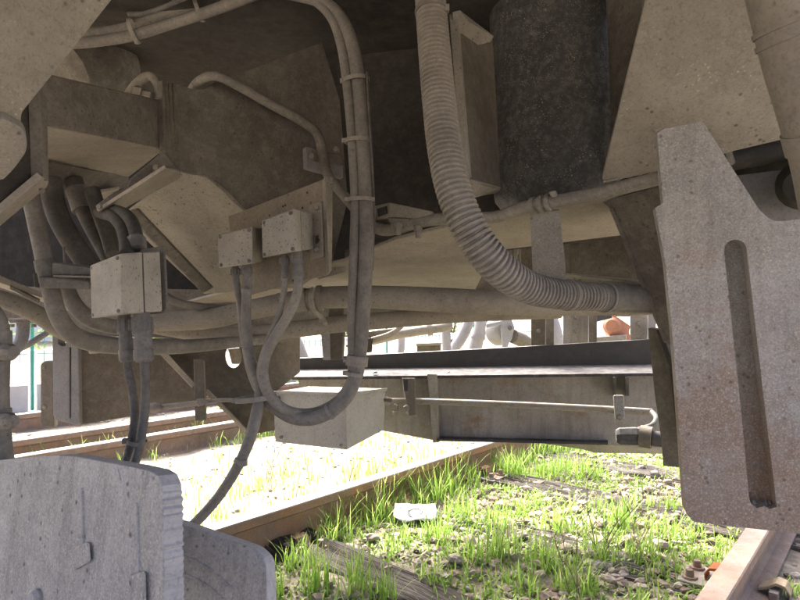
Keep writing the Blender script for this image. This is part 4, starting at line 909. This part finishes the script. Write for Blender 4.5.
# ---------------------------------------------------------------- cable bundle
cb = thing('cable_bundle', 'thick twin cable bundle arching at top and hanging in a loop', 'cable', V(357, 250, 1.5))
b1 = tube('outer_cable', [(255, -12, 1.62, 12), (295, -6, 1.58, 13), (322, 2, 1.55, 13), (340, 18, 1.53, 14), (352, 45, 1.51, 14.5), (359, 85, 1.49, 15), (363, 140, 1.46, 15), (366, 200, 1.44, 15), (366, 250, 1.42, 15), (363, 310, 1.42, 14.5), (359, 360, 1.43, 14), (352, 387, 1.43, 14), (338, 406, 1.43, 14), (315, 418, 1.43, 14), (292, 417, 1.43, 14), (272, 404, 1.43, 13), (258, 385, 1.43, 12.5), (249, 355, 1.43, 12), (246, 320, 1.43, 10.5), (247, 288, 1.43, 9.5)], M['cable'], cb, n=16)
b2 = tube('inner_cable', [(285, -12, 1.60, 9), (310, -2, 1.56, 9), (330, 16, 1.53, 9), (341, 45, 1.51, 9.5), (347, 85, 1.49, 9.5), (352, 140, 1.46, 9.5), (355, 200, 1.44, 9.5), (354, 250, 1.42, 9.5), (352, 310, 1.42, 9.5), (352, 350, 1.43, 9), (351, 370, 1.44, 7)], M['cable'], cb, n=14)
tube('thin_wire', [(367, 72, 1.47, 2.5), (369, 110, 1.45, 2.5), (372, 160, 1.44, 2.5), (374, 215, 1.43, 2.5), (372, 270, 1.42, 2.5)], M['cabledark'], cb, n=8)
def oval(px, py, d, wpx, hpx, ang, mat, par, name='cable_tie', dpt=11):
    c = V(px, py, d); k = d / F; u = Vector((math.cos(ang), 0, math.sin(ang))); ax = Vector((-math.sin(ang), 0, math.cos(ang)))
    vs, fs = [], []; n = 24
    for i in range(n):
        a = 2 * math.pi * i / n; q = u * math.cos(a) * wpx / 2 * k + Vector((0, 1, 0)) * math.sin(a) * dpt * k
        for e, rr in ((-.5, 1), (.5, 1), (.5, .9), (-.5, .9)): vs.append(c + q * rr + ax * hpx * k * e)
    for i in range(n):
        for e in range(4): fs.append([i * 4 + e, i * 4 + (e + 1) % 4, ((i + 1) % n) * 4 + (e + 1) % 4, ((i + 1) % n) * 4 + e])
    o = mk(name, vs, fs, mat, par, bevel=0)
    box('tie_head', c - u * (wpx / 2 * k) + Vector((0, -.006, 0)), (.012, .010, .010), mat, o); return o
oval(356, 80, 1.49, 27, 4, .12, M['tie'], cb); oval(358, 141, 1.46, 27, 4, .02, M['tie'], cb); oval(361, 200, 1.435, 28, 4, 0, M['tie'], cb); oval(357, 361, 1.43, 22, 10, -.1, M['tie'], cb, 'clamp_sleeve'); oval(354, 374, 1.43, 17, 4, -.15, M['tie'], cb)
ring(b1, 330, 412, M['tie'], .008, 1.08)
c2 = thing('looped_cable', 'second grey cable from the right junction box joining the loop', 'cable', V(265, 370, 1.4))
tube('cable', [(298, 276, 1.36, 9), (298, 288, 1.36, 9.5), (292, 308, 1.37, 10), (278, 332, 1.38, 10.5), (266, 355, 1.385, 10.5), (263, 375, 1.39, 10.5), (270, 396, 1.40, 11), (288, 411, 1.42, 11), (314, 413, 1.46, 11), (338, 401, 1.47, 11), (352, 380, 1.47, 10), (357, 355, 1.46, 9)], M['cable'], c2, n=14)
tube('thin_cable', [(285, 278, 1.37, 6), (284, 292, 1.375, 6), (278, 318, 1.39, 6.5), (268, 342, 1.40, 7), (260, 368, 1.41, 7), (262, 388, 1.415, 7)], M['cable'], c2, n=12)
oval(256, 398, 1.42, 42, 5, .12, M['tie'], c2, dpt=16)
c3 = thing('trailing_cable', 'grey cable trailing from the loop down to the lower left', 'cable', V(230, 480, 1.4))
ta = tube('cable', [(236, 284, 1.45, 6.5), (240, 305, 1.44, 7), (244, 335, 1.43, 9), (252, 365, 1.42, 10.5), (260, 390, 1.42, 11), (257, 412, 1.41, 12), (250, 438, 1.40, 11.5), (240, 462, 1.39, 10.5), (222, 492, 1.38, 10), (200, 518, 1.36, 10), (175, 540, 1.34, 10)], M['cable'], c3, n=14)
ring(ta, 239, 462, M['tie'], .010, 1.12)

# ---------------------------------------------------------------- top-left pipes
tl = thing('ceiling_cables', 'twin cables tied together under the dark deck at the top left', 'cable', V(160, 30, 1.8))
a1 = tube('cable', [(60, 44, 1.75, 11), (90, 42, 1.75, 11), (130, 36, 1.76, 11), (170, 24, 1.76, 11), (210, 11, 1.72, 11), (260, -8, 1.64, 11), (300, -30, 1.6, 11)], M['cable'], tl)
a2 = tube('cable', [(60, 32, 1.78, 9), (90, 33, 1.78, 9), (130, 26, 1.79, 9), (170, 13, 1.79, 10), (210, 0, 1.75, 10), (250, -16, 1.7, 10)], M['cable'], tl)
oval(134, 31, 1.765, 25, 4, 1.87, M['tie'], tl); oval(199, 9, 1.745, 25, 4, 1.9, M['tie'], tl)
a3 = tube('thin_conduit', [(128, 14, 1.70, 5), (150, 12, 1.70, 5), (190, -4, 1.68, 5), (230, -18, 1.66, 5)], M['cabledark'], tl)
fz = thing('brake_cylinder', 'dim curved brake cylinder behind the box beam at top left', 'cylinder', V(95, 80, 2.0))
lathe('shell', V(60, 75, 1.95), V(125, 60, 2.15), [(0, .05), (.1, .10), (.5, .12), (.9, .10), (1, .06)], M['brown'], fz, 24)
tube('elbow', [(128, 95, 1.8, 9), (138, 82, 1.8, 9), (150, 76, 1.8, 9), (158, 86, 1.8, 8), (158, 100, 1.8, 8)], M['pipe'], fz)
lathe('union', V(135, 92, 1.78), V(152, 96, 1.78), [(0, .02), (.5, .022), (.5, .014), (1, .014)], M['bolt'], fz, 6)

# ---------------------------------------------------------------- twin junction boxes on plate
mp_ = thing('mounting_plate', 'brown spotted mounting plate carrying the two small junction boxes', 'plate', V(280, 280, 1.55))
MP = [(228, 217, 1.62), (322, 180, 1.46), (252, 288, 1.58)]
panel('plate', MP, rnd([(228, 216.5), (322, 179.5), (324, 178), (328, 271), (324, 276), (297, 282), (236, 299), (231, 240)], {3: 3, 4: 3}), .006, metal('spotted_mounting_plate', (.25, .215, .165), spots=1.0, dust_amt=.3, bump=.2), mp_)
hexa('return_flange', [(322, 180, 1.455), (325, 176, 1.44), (329, 272, 1.44), (326, 276, 1.455)], [(326, 180, 1.50), (333, 177, 1.50), (332, 270, 1.5), (328, 275, 1.5)], M['tan'], mp_, bevel=.002)
panel('slotted_strip', [(311, 205, 1.472), (322, 201, 1.453), (312, 258, 1.472)], [(308, 206), (321, 201), (323, 257), (310, 261)], .008, metal('spotted_strip', (.30, .27, .22), spots=1.0, bump=.2), mp_)
for y in (208, 250): bolt(316.5, y, 1.455, 5, M['bolt'], mp_)
hexa('slot', [(315.5, 236, 1.456), (318.5, 235, 1.452), (318.5, 243, 1.452), (315.5, 244, 1.456)], [(315.5, 236, 1.47), (318.5, 235, 1.47), (318.5, 243, 1.47), (315.5, 244, 1.47)], M['dark'], mp_, bevel=0)  # dark block on the strip, colour stands for shade in a slot
def jbox(label, F4, S2, B4, mat, lidf, glands, screws, nm='junction_box'):
    t = thing(nm, label, 'junction box', V(F4[3][0], F4[3][1], F4[3][2]))
    hexa('body', F4, B4, M[mat], t, bevel=.003)
    # lid: front slab of the box, very slightly proud
    hexa('lid', lidf[0], lidf[1], M[mat], t, bevel=.003)
    for g in glands: gland(*g, M['gland'], t)
    for x, y, d in screws: bolt(x, y, d, 3.6, M['gland'], t, Vector((-.35, -1, 0)), 'screw', .35)
    return t
def lerp(a, b, t): return tuple(a[i] + (b[i] - a[i]) * t for i in range(3))
def grow(q, k):
    c = tuple(sum(p[i] for p in q) / 4 for i in range(3)); return [(c[0] + (p[0] - c[0]) * k, c[1] + (p[1] - c[1]) * k, p[2]) for p in q]
def jb(label, Fr, Bk, mat, glands, scr, frac=.35):
    mid = [lerp(f, b, frac) for f, b in zip(Fr, Bk)]; mid2 = [lerp(f, b, frac + .03) for f, b in zip(Fr, Bk)]
    return jbox(label, mid2, None, Bk, mat, (grow(Fr, 1.02), grow(mid, 1.02)), glands, scr)
jb('small pale junction box on the mounting plate, the left one of two', [(217.5, 235, 1.46), (252, 227, 1.40), (252, 263.5, 1.40), (219, 268, 1.46)], [(238, 232, 1.60), (262.5, 228.5, 1.53), (262.5, 262, 1.53), (239, 264, 1.60)], 'box',
   [((235, 266, 1.49), (237, 290, 1.49), 8.5), ((246.5, 264, 1.45), (247.5, 293, 1.45), 10.5)], [(220.5, 237, 1.455), (249, 230, 1.395), (249, 261, 1.395), (221.5, 265, 1.455)])
jb('dark-spotted junction box on the mounting plate, the right one of two', [(261.5, 221, 1.40), (293.5, 209, 1.33), (295.5, 251, 1.33), (262.5, 257.5, 1.40)], [(288, 218, 1.53), (312.5, 212.5, 1.46), (313.5, 249, 1.46), (289, 253, 1.53)], 'box',
   [((284, 255, 1.40), (285.5, 281, 1.40), 9.5), ((297, 251, 1.38), (298.5, 279, 1.38), 12.5)], [(264.5, 223, 1.395), (290.5, 213, 1.325), (292.5, 249, 1.325), (265, 254.5, 1.395)])
bjt = jb('large grey junction box at the left with two thick cables below', [(90, 266, 1.10), (120, 254, 1.02), (121.5, 313.5, 1.02), (91.5, 318, 1.10)], [(140, 256, 1.22), (160, 251, 1.14), (162.5, 311.5, 1.14), (141, 313, 1.22)], 'boxlarge',
   [((124.5, 314, 1.12), (127, 362, 1.12), 15), ((141.5, 313, 1.10), (144, 362, 1.10), 19.5)], [(93, 268, 1.095), (117.5, 258, 1.015), (118.5, 311, 1.015), (94, 315, 1.095)], .55)
panel('back_plate', [(150, 249, 1.17), (166, 247, 1.16), (160, 314, 1.16)], rnd([(140, 249), (164, 246), (167, 309), (163, 313), (142, 315)], {2: 3, 3: 3}), .006, M['brown'], bjt)
bc = thing('box_cable', 'left one of two dark cables hanging from the large junction box', 'cable', V(130, 460, 1.1))
ca = tube('cable', [(127, 358, 1.12, 8), (128.5, 372, 1.12, 8.5), (133, 395, 1.12, 8.5), (134.5, 420, 1.11, 8.5), (130, 448, 1.10, 9), (123, 472, 1.08, 9), (112, 500, 1.05, 9)], M['cabledark'], bc)
bd = thing('box_cable', 'right one of two dark cables hanging from the large junction box', 'cable', V(140, 460, 1.1))
cb_ = tube('cable', [(144, 358, 1.10, 9), (145, 375, 1.10, 9), (145.5, 400, 1.10, 9), (143, 425, 1.09, 9.5), (139, 448, 1.08, 9.5), (132, 470, 1.06, 9.5), (121, 500, 1.03, 9.5)], M['cabledark'], bd)
oval(137, 442, 1.09, 19, 4, -.2, M['gland'], bd)
tag_w = None
# ---------------------------------------------------------------- left pipes
def pipe_thing(name, label, pts, mat='cable', n=18, cat='hose'):
    t = thing(name, label, cat, V(pts[-1][0], pts[-1][1], pts[-1][2])); o = tube('pipe', pts, M[mat], t, n=n); return t, o
h1, o = pipe_thing('bent_hose', 'leftmost thick hose dropping from the box beam and bending right', [(28, 185, 1.36, 16), (36, 222, 1.34, 16), (44, 258, 1.32, 16.5), (51, 290, 1.32, 17), (58, 315, 1.33, 17.5), (72, 334, 1.36, 18), (94, 343, 1.42, 18), (125, 346, 1.5, 17), (170, 347, 1.62, 15), (225, 343, 1.78, 12), (290, 336, 1.95, 9)], 'cable')
ring(o, 46, 270, M['sleeve'], .05, 1.12, 'clamp', h1, head=False)
h2, o = pipe_thing('bent_hose', 'thick hose swinging from the box beam behind the large junction box', [(50, 180, 1.45, 21), (56, 210, 1.44, 21), (68, 235, 1.42, 21), (86, 262, 1.42, 21), (100, 285, 1.42, 20), (112, 310, 1.42, 18)], 'rubber')
h3, o = pipe_thing('bent_hose', 'lower hose curving out of the clamp bar below the large junction box', [(62, 270, 1.40, 15), (68, 292, 1.40, 15.5), (78, 309, 1.41, 16), (94, 321, 1.44, 16), (116, 327, 1.5, 15), (150, 328, 1.58, 14)], 'cable')
h4, o = pipe_thing('bent_hose', 'third hose from the left, dark, above the large junction box', [(74, 180, 1.55, 17), (82, 205, 1.54, 17), (92, 226, 1.53, 17), (103, 247, 1.52, 16), (112, 265, 1.5, 15)], 'rubber')
ring(o, 80, 200, M['sleeve'], .06, 1.2, 'collar', h4, head=False)
h5, o = pipe_thing('bent_hose', 'narrow hose above the large junction box beside the end fitting', [(92, 190, 1.50, 15), (100, 214, 1.49, 15), (108, 236, 1.48, 15), (113, 255, 1.46, 14)], 'rubber')
h6, o = pipe_thing('bent_hose', 'short curved hose plugged into the top of the large junction box', [(100, 212, 1.44, 13), (113, 216, 1.36, 13.5), (122, 226, 1.28, 14), (126, 240, 1.20, 14), (127, 254, 1.16, 14)], 'rubber')
h7, o = pipe_thing('bent_hose', 'rightmost short hose with nut on top of the large junction box', [(112, 210, 1.40, 12), (124, 214, 1.32, 12.5), (132, 222, 1.25, 13), (136, 236, 1.20, 13.5), (137, 252, 1.18, 13.5)], 'rubber')
ring(o, 136.5, 244, M['gland'], .028, 1.3, 'nut', h7, head=False, seg=10)
kb = thing('clamp_bar', 'dark clamp bar crossing the hoses left of the large junction box', 'clamp', V(70, 280, 1.28))
hexa('bar', [(52, 262, 1.30), (95, 268, 1.30), (95, 275, 1.30), (52, 275, 1.30)], [(54, 261, 1.36), (97, 267, 1.36), (97, 275, 1.36), (54, 274, 1.36)], M['sleeve'], kb)
hexa('lip', [(53, 275, 1.285), (92, 276, 1.285), (92, 278, 1.285), (53, 277, 1.285)], [(53, 275, 1.32), (92, 276, 1.32), (92, 278, 1.32), (53, 277, 1.32)], M['tan_clean'], kb, bevel=.0008)
hexa('lower_bar', [(38, 276, 1.27), (90, 281, 1.27), (90, 289, 1.27), (40, 288, 1.27)], [(38, 276, 1.31), (90, 281, 1.31), (90, 289, 1.31), (40, 288, 1.31)], M['sleeve'], kb, bevel=.004)
hexa('end_tab', [(33, 273, 1.30), (39, 273, 1.30), (40, 288, 1.30), (34, 287, 1.30)], [(33, 273, 1.33), (39, 273, 1.33), (40, 288, 1.33), (34, 287, 1.33)], M['dark'], kb)
tube('rod', [(64, 247, 1.38, 2), (64.5, 263, 1.36, 2)], M['pipe'], kb, n=6, sub=2)
sb = thing('long_bar', 'pale angle bar sloping down from the left edge behind the hoses', 'bar', V(30, 295, 1.75))
hexa('bar', [(-30, 263, 1.66), (60, 300, 1.85), (100, 318, 1.9), (-30, 272, 1.66)], [(-30, 268, 1.8), (60, 308, 2.0), (100, 322, 2.05), (-30, 277, 1.8)], M['tan_clean'], sb)
hexa('slot_plate', [(10, 286, 1.72), (38, 300, 1.78), (38, 302.5, 1.78), (10, 289, 1.72)], [(12, 285, 1.74), (40, 299, 1.8), (40, 302, 1.8), (12, 288, 1.74)], M['tan'], sb, bevel=0)
h8, o = pipe_thing('left_pipe', 'thick pipe sloping down from the left edge toward the side frame', [(-25, 292, 1.58, 17), (10, 302, 1.62, 18), (40, 316, 1.68, 18), (60, 329, 1.74, 18), (80, 338, 1.8, 17)], 'pipe', cat='pipe')
panel('rear_cover', [(0, 310, 2.5), (100, 310, 2.5), (0, 330, 2.5)], [(-60, 285), (230, 290), (230, 340), (60, 335), (48, 322), (-60, 320)], .012, M['brown'], vb)
panel('pipe_gap_filler', [(220, 300, 2.45), (530, 300, 2.45), (220, 330, 2.45)], [(215, 270), (540, 262), (540, 311), (400, 317), (290, 329), (215, 340)], .012, M['brown'], vb)  # added filler behind the pipes, brown for the shadow between them
el = thing('elbow_pipe', 'dark elbow pipe under a bolted flange at the left edge', 'pipe', V(22, 320, 2.2))
tube('elbow', [(23, 318, 2.2, 12), (23, 330, 2.2, 12), (20, 343, 2.18, 12), (9, 353, 2.15, 12), (-12, 362, 2.1, 12)], M['slate'], el)
hexa('flange', [(9, 319, 2.14), (37, 319, 2.14), (37, 323, 2.14), (9, 323, 2.14)], [(9, 318, 2.28), (37, 318, 2.28), (37, 322, 2.28), (9, 322, 2.28)], M['brown'], el)
for x in (12, 34): bolt(x, 324, 2.16, 5, M['bolt'], el, Vector((0, 0, -1)))
el2 = thing('diagonal_rod', 'thin dark diagonal rod behind the elbow pipe at left', 'rod', V(35, 340, 2.25))
tube('rod', [(14, 352, 2.24, 6), (34, 341, 2.26, 6), (60, 324, 2.3, 6)], M['slate'], el2, n=8)
sp2 = thing('standpipe', 'vertical grey pipe with two side nuts at the left margin', 'pipe', V(2, 470, 1.0))
sp3 = tube('pipe', [(-40, 300, 1.02, 24), (-16, 310, 1.01, 25), (-5, 328, 1.0, 25), (-3, 360, 1.0, 23), (-3, 400, 1.0, 22), (0, 440, 1.0, 21), (5, 480, 1.0, 21)], M['cable'], sp2, n=20)
ring(sp3, -3, 345, M['cable'], .05, 1.08, 'sleeve', sp2, head=False)
for y in (352, 421):
    lathe('side_nut', V(2, y, .985), V(14, y, .97), [(0, .014), (.7, .014), (1, .010)], M['cable'], sp2, 8)
ring(sp3, -2, 421, M['cable'], .035, 1.10, 'sleeve', sp2, head=False)

# ---------------------------------------------------------------- foreground steel plates
f1 = thing('foreground_plate', 'pale grey flame-cut steel plate in the lower left foreground', 'plate', V(90, 600, .8))
FP = [(0, 462, .95), (160, 470, .70), (0, 600, .895)]
edge = [(161, 478), (163, 490)]
out = [(-60, 466), (0, 460), (40, 456), (56, 455), (75, 456.5), (130, 466.5), (150, 471), (158, 476), (162, 486)]
y = 492
kx = 0
while y < 640:
    out.append((163.0 + (y - 490) * .01 + (random.uniform(.2, 1.5) if kx % 2 else -random.uniform(.0, 1.0)), y)); y += random.uniform(2.4, 4.6); kx += 1
out += [(164, 640), (-60, 640)]
pf1 = panel('plate', FP, out, .026, M['fore'], f1, bevel=.0015, side=M['fore_edge'])
def fq(x, y, o=0.0): return pd(FP, x, y, o)
weld([fq(82.5, 488), fq(83, 510), fq(83.5, 530), fq(84, 548)], 4.0, M['fore_edge'], f1)
weld([fq(136.5, 503), fq(137.5, 530), fq(138.5, 555), fq(139, 578)], 4.2, M['fore_edge'], f1)
weld([fq(118, 470), fq(121, 480)], 2.0, M['fore_edge'], f1)
hexa('weld_block', [fq(72, 546, .008), fq(90, 541, .008), fq(91, 562, .008), fq(74, 571, .008)], [fq(72, 546, -.005), fq(90, 541, -.005), fq(91, 562, -.005), fq(74, 571, -.005)], M['fore'], f1, bevel=.004)
hexa('weld_block', [fq(129, 575, .008), fq(146, 570, .008), fq(147, 622, .008), fq(131, 622, .008)], [fq(129, 575, -.005), fq(146, 570, -.005), fq(147, 622, -.005), fq(131, 622, -.005)], M['fore'], f1, bevel=.004)
pr = V(*fq(38, 597)); lathe('rivet', pr, pr + Vector((-.004, -.012, .003)), [(0, .012), (.6, .012), (1, .007)], M['fore_edge'], f1, 12)
f2 = thing('rear_foreground_plate', 'darker grey plate with rounded corner behind the flame-cut plate', 'plate', V(225, 600, .85))
panel('plate', [(180, 524, .93), (256, 549, .86), (180, 600, .905)], rnd([(120, 505), (180, 523), (253, 548), (266, 560), (268.5, 640), (120, 640)], {2: 6, 3: 8}), .022, M['fore'], f2, bevel=.003, side=M['fore_edge'])
F2 = [(180, 524, .93), (256, 549, .86), (180, 600, .905)]
weld([pd(F2, 183, 556), pd(F2, 205, 566), pd(F2, 232, 588)], 3, M['fore'], f2)
weld([pd(F2, 184, 574), pd(F2, 205, 584), pd(F2, 225, 600)], 3, M['fore'], f2)
